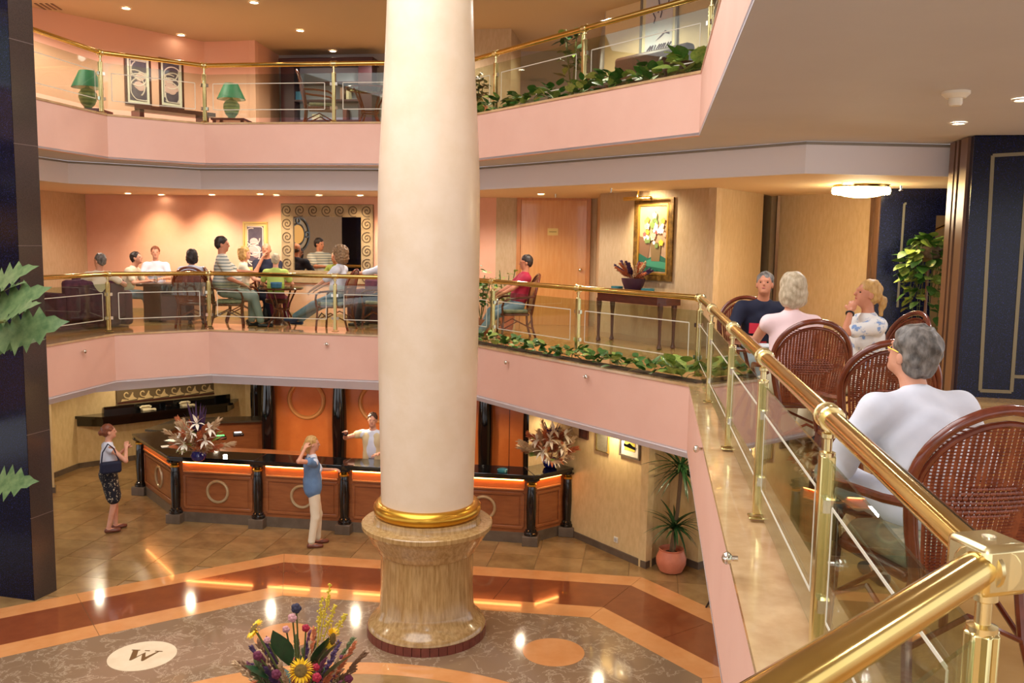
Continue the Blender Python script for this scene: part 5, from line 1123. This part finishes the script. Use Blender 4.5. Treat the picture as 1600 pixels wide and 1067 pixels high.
# split-leaf philodendron at the far left
def lobed(m):
    pts = []; n = 6
    for i in range(n+1):
        t = i/n; w = .36*math.sin(PI*min(1,t*1.05+.06))**.7; pts.append((w,t))
        if 0 < i < n: pts.append((w*.42,t+.07))
    out = [(x,y) for x, y in pts]+[(-x,y) for x, y in pts[::-1]]
    mb = MB(); vs = [(x,y,-.25*y*y+.12*abs(x)) for x, y in out]; c = len(vs); mid = [(0,y,-.25*y*y) for _, y in pts]
    k = len(pts); fs = []
    vs += mid
    for i in range(k-1): fs += [(i,i+1,c+i+1,c+i),(2*k-1-i,c+i,c+i+1,2*k-2-i)]
    mb.add(vs, fs); return mb.mesh('leaf', m)
PH = lobed(leafmat('leaf_philodendron',(112,134,84),(66,96,54)))
ph = thing('philodendron', 'split-leaf philodendron reaching into view in front of the dark granite pillar', 'plant', (-4.55,7.0,0))
ob('pot', MB().lathe([(.25,0),(.3,.05),(.36,.5),(.33,.5),(0,.46)],24), TERRA, ph); ob('trunk', MB().tube([(0,0,.45),(-.05,0,2),(0,.05,3.4),(.05,0,4.1)], .05, 10), STEM, ph)
def pleaf(px0, px1, Y, s, roll):
    a, b = atY(*px0, Y)-Vector((-4.55,7.0,0)), atY(*px1, Y-.15)-Vector((-4.55,7.0,0)); d = b-a
    leaf(PH, tuple(a), d, d.length*s, ph, roll); ob('stalk', MB().tube([(0,.02,a.z-.35),((a.x)*.5,(a.y)*.5,a.z-.05),tuple(a)], .014, 6), STEM, ph)
pleaf((-22,462),(36,402),6.9,1.0,.9); pleaf((-20,478),(30,418),6.8,.9,.4); pleaf((-18,500),(54,438),6.7,1.,1.1); pleaf((8,502),(52,456),6.5,.9,.7); pleaf((-5,530),(84,494),6.6,1.0,1.2); pleaf((-20,560),(50,510),6.8,1.,.5); pleaf((-25,540),(30,480),6.9,.9,-.3); pleaf((-20,762),(46,744),6.8,.95,1.0)
# ---------------- bouquets
WL = mat('lily_white', (246,236,216), .5); OL = mat('dried_orange', (196,112,66), .7, col2=(170,90,54), scale=10); PLM = mat('pampas', (206,176,136), .8, col2=(180,146,108), scale=12); PUR = mat('purple_spray', (78,46,86), .7, col2=(56,34,64), scale=10)
PETAL = leafmesh('petal',[.04,.12,.16,.14,.08,0],WL,.2,.35); ODR = leafmesh('leaf',OVAL,OL,.3,.2); PLD = leafmesh('leaf',BLADE,PUR,.3,.15)
def lily(parent, c, d, s):
    d = Vector(d).normalized(); x = d.orthogonal().normalized(); y = d.cross(x)
    h = ob('lily', MB().tube([tuple(c),tuple(Vector(c)+d*s*.25)], [s*.03,s*.07], 6), WL, parent)
    for k in range(6):
        a = k*PI/3; r = x*math.cos(a)+y*math.sin(a); leaf(PETAL, tuple(Vector(c)+d*s*.1), d*.75+r, s, h, 0, 'petal')
    for k in range(3):
        a = k*2.1; r = x*math.cos(a)+y*math.sin(a); ob('stamen', MB().tube([tuple(Vector(c)+d*s*.1),tuple(Vector(c)+d*s*.6+r*s*.12)], s*.015, 4), OL, h)
def plume(parent, a, b, r, m, nm='plume'):
    a, b = Vector(a), Vector(b); mb = MB(); mb.tube([a,b], .005, 4); d = b-a; x = d.orthogonal().normalized(); y = d.normalized().cross(x)
    for q in range(70):
        t_ = rp_.uniform(.3,1); an = rp_.uniform(0,2*PI); p = a+d*t_; e = p+(x*math.cos(an)+y*math.sin(an))*r*(1.15-t_*.7)+d.normalized()*r*1.2; mb.tube([p,(p+e)/2+Vector((0,0,.01)),e], [.005,.011,.002], 4, cap=False)
    stuff(ob(nm, mb, m, parent))
def bouquet(lab, loc, wreath=None):
    t = thing('flower_arrangement', lab, 'flowers', loc)
    ob('vase', MB().lathe([(.07,0),(.10,.02),(.12,.08),(.09,.14),(.08,.15),(.07,.14),(0,.1)],20), mat('blue_vase',(28,32,110),.2,coat=.4), t)
    R2 = random.Random(int(abs(loc[0])*100))
    for q in range(20):
        a = 2*PI*q/20*3; e = R2.uniform(.2,2.4); L = R2.uniform(.36,.6); d = Vector((math.cos(a),math.sin(a)*.8,e)).normalized(); plume(t, (0,0,.12), tuple(Vector((0,0,.12))+d*L), .085, PLM if q%3 else OL)
    for q in range(44):
        a = R2.uniform(0,2*PI); e = R2.uniform(0,2.2); d = Vector((math.cos(a),math.sin(a),e)).normalized(); leaf(ODR if q%4 else OV2, tuple(Vector((0,0,.15))+d*R2.uniform(.14,.34)), d+Vector((0,0,.2)), R2.uniform(.12,.2), t, R2.uniform(-.6,.6))
    for q in range(14): 
        a = R2.uniform(0,2*PI); leaf(PLD, (R2.uniform(-.05,.05),0,R2.uniform(.30,.42)), (math.cos(a)*.3,math.sin(a)*.3,1), R2.uniform(.28,.40)*(1 if wreath else 1.5), t, R2.uniform(-1,1), 'purple_blade')
    for p, d in (((-.02,-.22,.48),(0,-1,.3)),((-.13,-.22,.30),(-.3,-1,.2)),((.17,-.18,.36),(.5,-.9,.2)),((.04,-.14,.60),(.1,-.8,.7)),((.20,-.1,.52),(.8,-.5,.4)),((-.2,-.08,.44),(-.8,-.6,.4))): lily(t, p, d, .165)
    if wreath:
        w = ob('wreath', MB().torus((.06,-.25,.30), .155, .035, 28, 8, rot=Matrix.Rotation(PI/2-.1,3,'X')), PLM, t)
        for q in range(22):
            a = 2*PI*q/22; leaf(ODR if q%3 == 0 else PETAL, (.06+.155*math.cos(a),-.29,.30+.155*math.sin(a)), (math.cos(a+.8),-.5,math.sin(a+.8)), .09, w, 0, 'dried_petal')
    return t
b1 = onz(306,722,1.10); bouquet('tall lily bouquet with purple blades on the left corner of the reception counter', (b1.x,b1.y+.12,1.10))
b2 = onz(870,738,1.10); bouquet('lily and pampas bouquet with a round dried wreath at the right end of the counter', (.62,13.52,1.10), True)
# dried flowers on the console
dc = on_ct(-.08,.0); t = thing('dried_flower_pot', 'purple pot of dried flowers in the middle of the console table', 'flowers', dc)
ob('pot', MB().lathe([(.10,0),(.13,.02),(.18,.15),(.19,.20),(.17,.20),(0,.17)],24), mat('aubergine_pot',(74,40,58),.5), t)
for q in range(24):
    a = 2*PI*q/12; e = rp_.uniform(.3,1.8); d = Vector((math.cos(a),math.sin(a)*.7,e)).normalized(); plume(t, (0,0,.18), tuple(Vector((0,0,.18))+d*rp_.uniform(.24,.36)), .04, (PLM,OL,PUR)[q%3])
for q in range(14): a = rp_.uniform(0,2*PI); leaf(ODR, (.08*math.cos(a),.06*math.sin(a),.2), (math.cos(a),math.sin(a),rp_.uniform(.1,1)), .14, t)
# sunflower arrangement in the hall below
sf = thing('sunflower_arrangement', 'large dried arrangement with yellow sunflowers at the bottom of the hall', 'flowers', (-1.45,6.0,0))
ob('pedestal', MB().lathe([(.34,0),(.34,.08),(.2,.14),(.17,.7),(.26,.78),(.26,.84)],28), TRAV, sf); ob('vase', MB().lathe([(.14,.84),(.2,.9),(.24,1.02),(.2,1.14),(.18,1.16),(0,1.12)],28), TERRA, sf)
def sw(px, py, Y): return atY(px, py, Y)-Vector((-1.45,6.0,0))
SP = leafmesh('petal',[.05,.14,.17,.13,.06,0],mat('sunflower_yellow',(250,206,30),.5,col2=(238,180,16),scale=6),.15,.2); SB = mat('sunflower_heart',(122,96,34),.8,col2=(92,70,24),scale=60)
def sunflower(c, d, s):
    d = Vector(d).normalized(); x = d.orthogonal().normalized(); y = d.cross(x); M = Matrix((x,y,d)).transposed()
    h = ob('sunflower', MB().lathe([(s*.47,0),(s*.5,s*.06),(s*.4,s*.13),(s*.2,s*.13),(0,s*.11)],24).xf(Matrix.Translation(c)@M.to_4x4()), SB, sf)
    for L_ in range(2):
        for k in range(17):
            a = 2*PI*(k+.5*L_)/17; r = x*math.cos(a)+y*math.sin(a); leaf(SP, tuple(Vector(c)+r*s*.42-d*.01*L_), r+d*(.22-.2*L_), s*.62, h, 0, 'petal')
    ob('flower_stem', MB().tube([tuple(Vector(c)-d*.01),tuple((Vector(c)-d*.1+Vector((0,0,1.15)))/2-Vector((Vector(c).x*.0,0,0))),(0,0,1.12)], .008, 6), STEM, h)
sunflower(sw(470,1048,5.62), (.02,-1,.42), .085); sunflower(sw(397,982,5.9), (-.75,-.25,.7), .075); sunflower(sw(519,998,5.85), (.95,-.35,.1), .08)
def rose(px, py, Y, m, r):
    c = sw(px,py,Y); mb = MB()
    for k in range(5): a = 2*PI*k/5; mb.ball((c.x+r*.45*math.cos(a),c.y-.1*r,c.z+r*.45*math.sin(a)), (r*.6,r*.5,r*.6), 8, 6)
    mb.ball((c.x,c.y-r*.3,c.z), r*.5, 8, 6); f = ob('rose', mb, m, sf); ob('flower_stem', MB().tube([tuple(c),(c.x*.4,c.y*.4,(c.z+1.15)/2),(0,0,1.12)], .006, 5), STEM, f)
RS = mat('red_rose',(170,28,56),.6); PKR = mat('dusty_pink',(206,150,150),.7); BKF = mat('dark_thistle',(52,50,70),.8); PRS = mat('plum_rose',(104,34,62),.7)
for a in ((495,1058,5.62,RS,.032),(494,1042,5.68,RS,.026),(478,981,5.9,RS,.028),(403,1024,5.75,PRS,.034),(432,1053,5.65,PRS,.034),(457,965,5.9,PKR,.032),(447,983,5.85,PKR,.026),(463,950,5.92,BKF,.036),(418,1000,5.8,PKR,.024),(545,1060,5.75,PRS,.03)): rose(*a)
for q in range(110):
    a = rp_.uniform(-PI,PI); e = rp_.uniform(.1,2.2); d = Vector((math.cos(a),math.sin(a),e)).normalized(); L = rp_.uniform(.34,.66)
    plume(sf, (0,0,1.12), tuple(Vector((0,0,1.12))+d*L), .04, rp_.choice((PLM,OL,PUR,mat('dry_brown',(120,86,58),.8),mat('dry_green',(92,100,60),.8),mat('dry_plum',(110,56,76),.8))), 'dried_stem')
for a, b, s in (((452,1040),(433,990),1.),((500,1035),(528,1000),1.),((490,1040),(505,1003),1.1),((505,1060),(545,1020),1.),((420,1060),(390,1040),1.)):
    p = sw(*a,5.78); d = sw(*b,5.74)-p; leaf(DK, tuple(p), d, d.length*s*1.2, sf, rp_.uniform(-.5,.5))
for q in range(40): a = rp_.uniform(0,2*PI); e = rp_.uniform(0,1.2); d = Vector((math.cos(a),math.sin(a),e)).normalized(); leaf(rp_.choice((DK,OV1,ODR)), tuple(Vector((0,0,1.12))+d*rp_.uniform(.15,.36)), d, rp_.uniform(.12,.2), sf, rp_.uniform(-1,1))
GR_ = mat('goldenrod',(216,190,60),.7); 
for (x0,y0),(x1,y1) in (((500,1000),(516,912)),((505,1000),(524,945)),((496,1010),(503,935)),((512,1005),(540,960))):
    a, b = sw(x0,y0,5.95), sw(x1,y1,5.95); mb = MB(); mb.tube([a,b], .005, 5)
    for q in range(40): t_ = rp_.uniform(.3,1); p = a.lerp(b,t_)+Vector((rp_.uniform(-1,1),rp_.uniform(-1,1),rp_.uniform(-1,1)))*.035*(1.25-t_); mb.ball(p, .008, 5, 4)
    stuff(ob('goldenrod_spike', mb, GR_, sf))
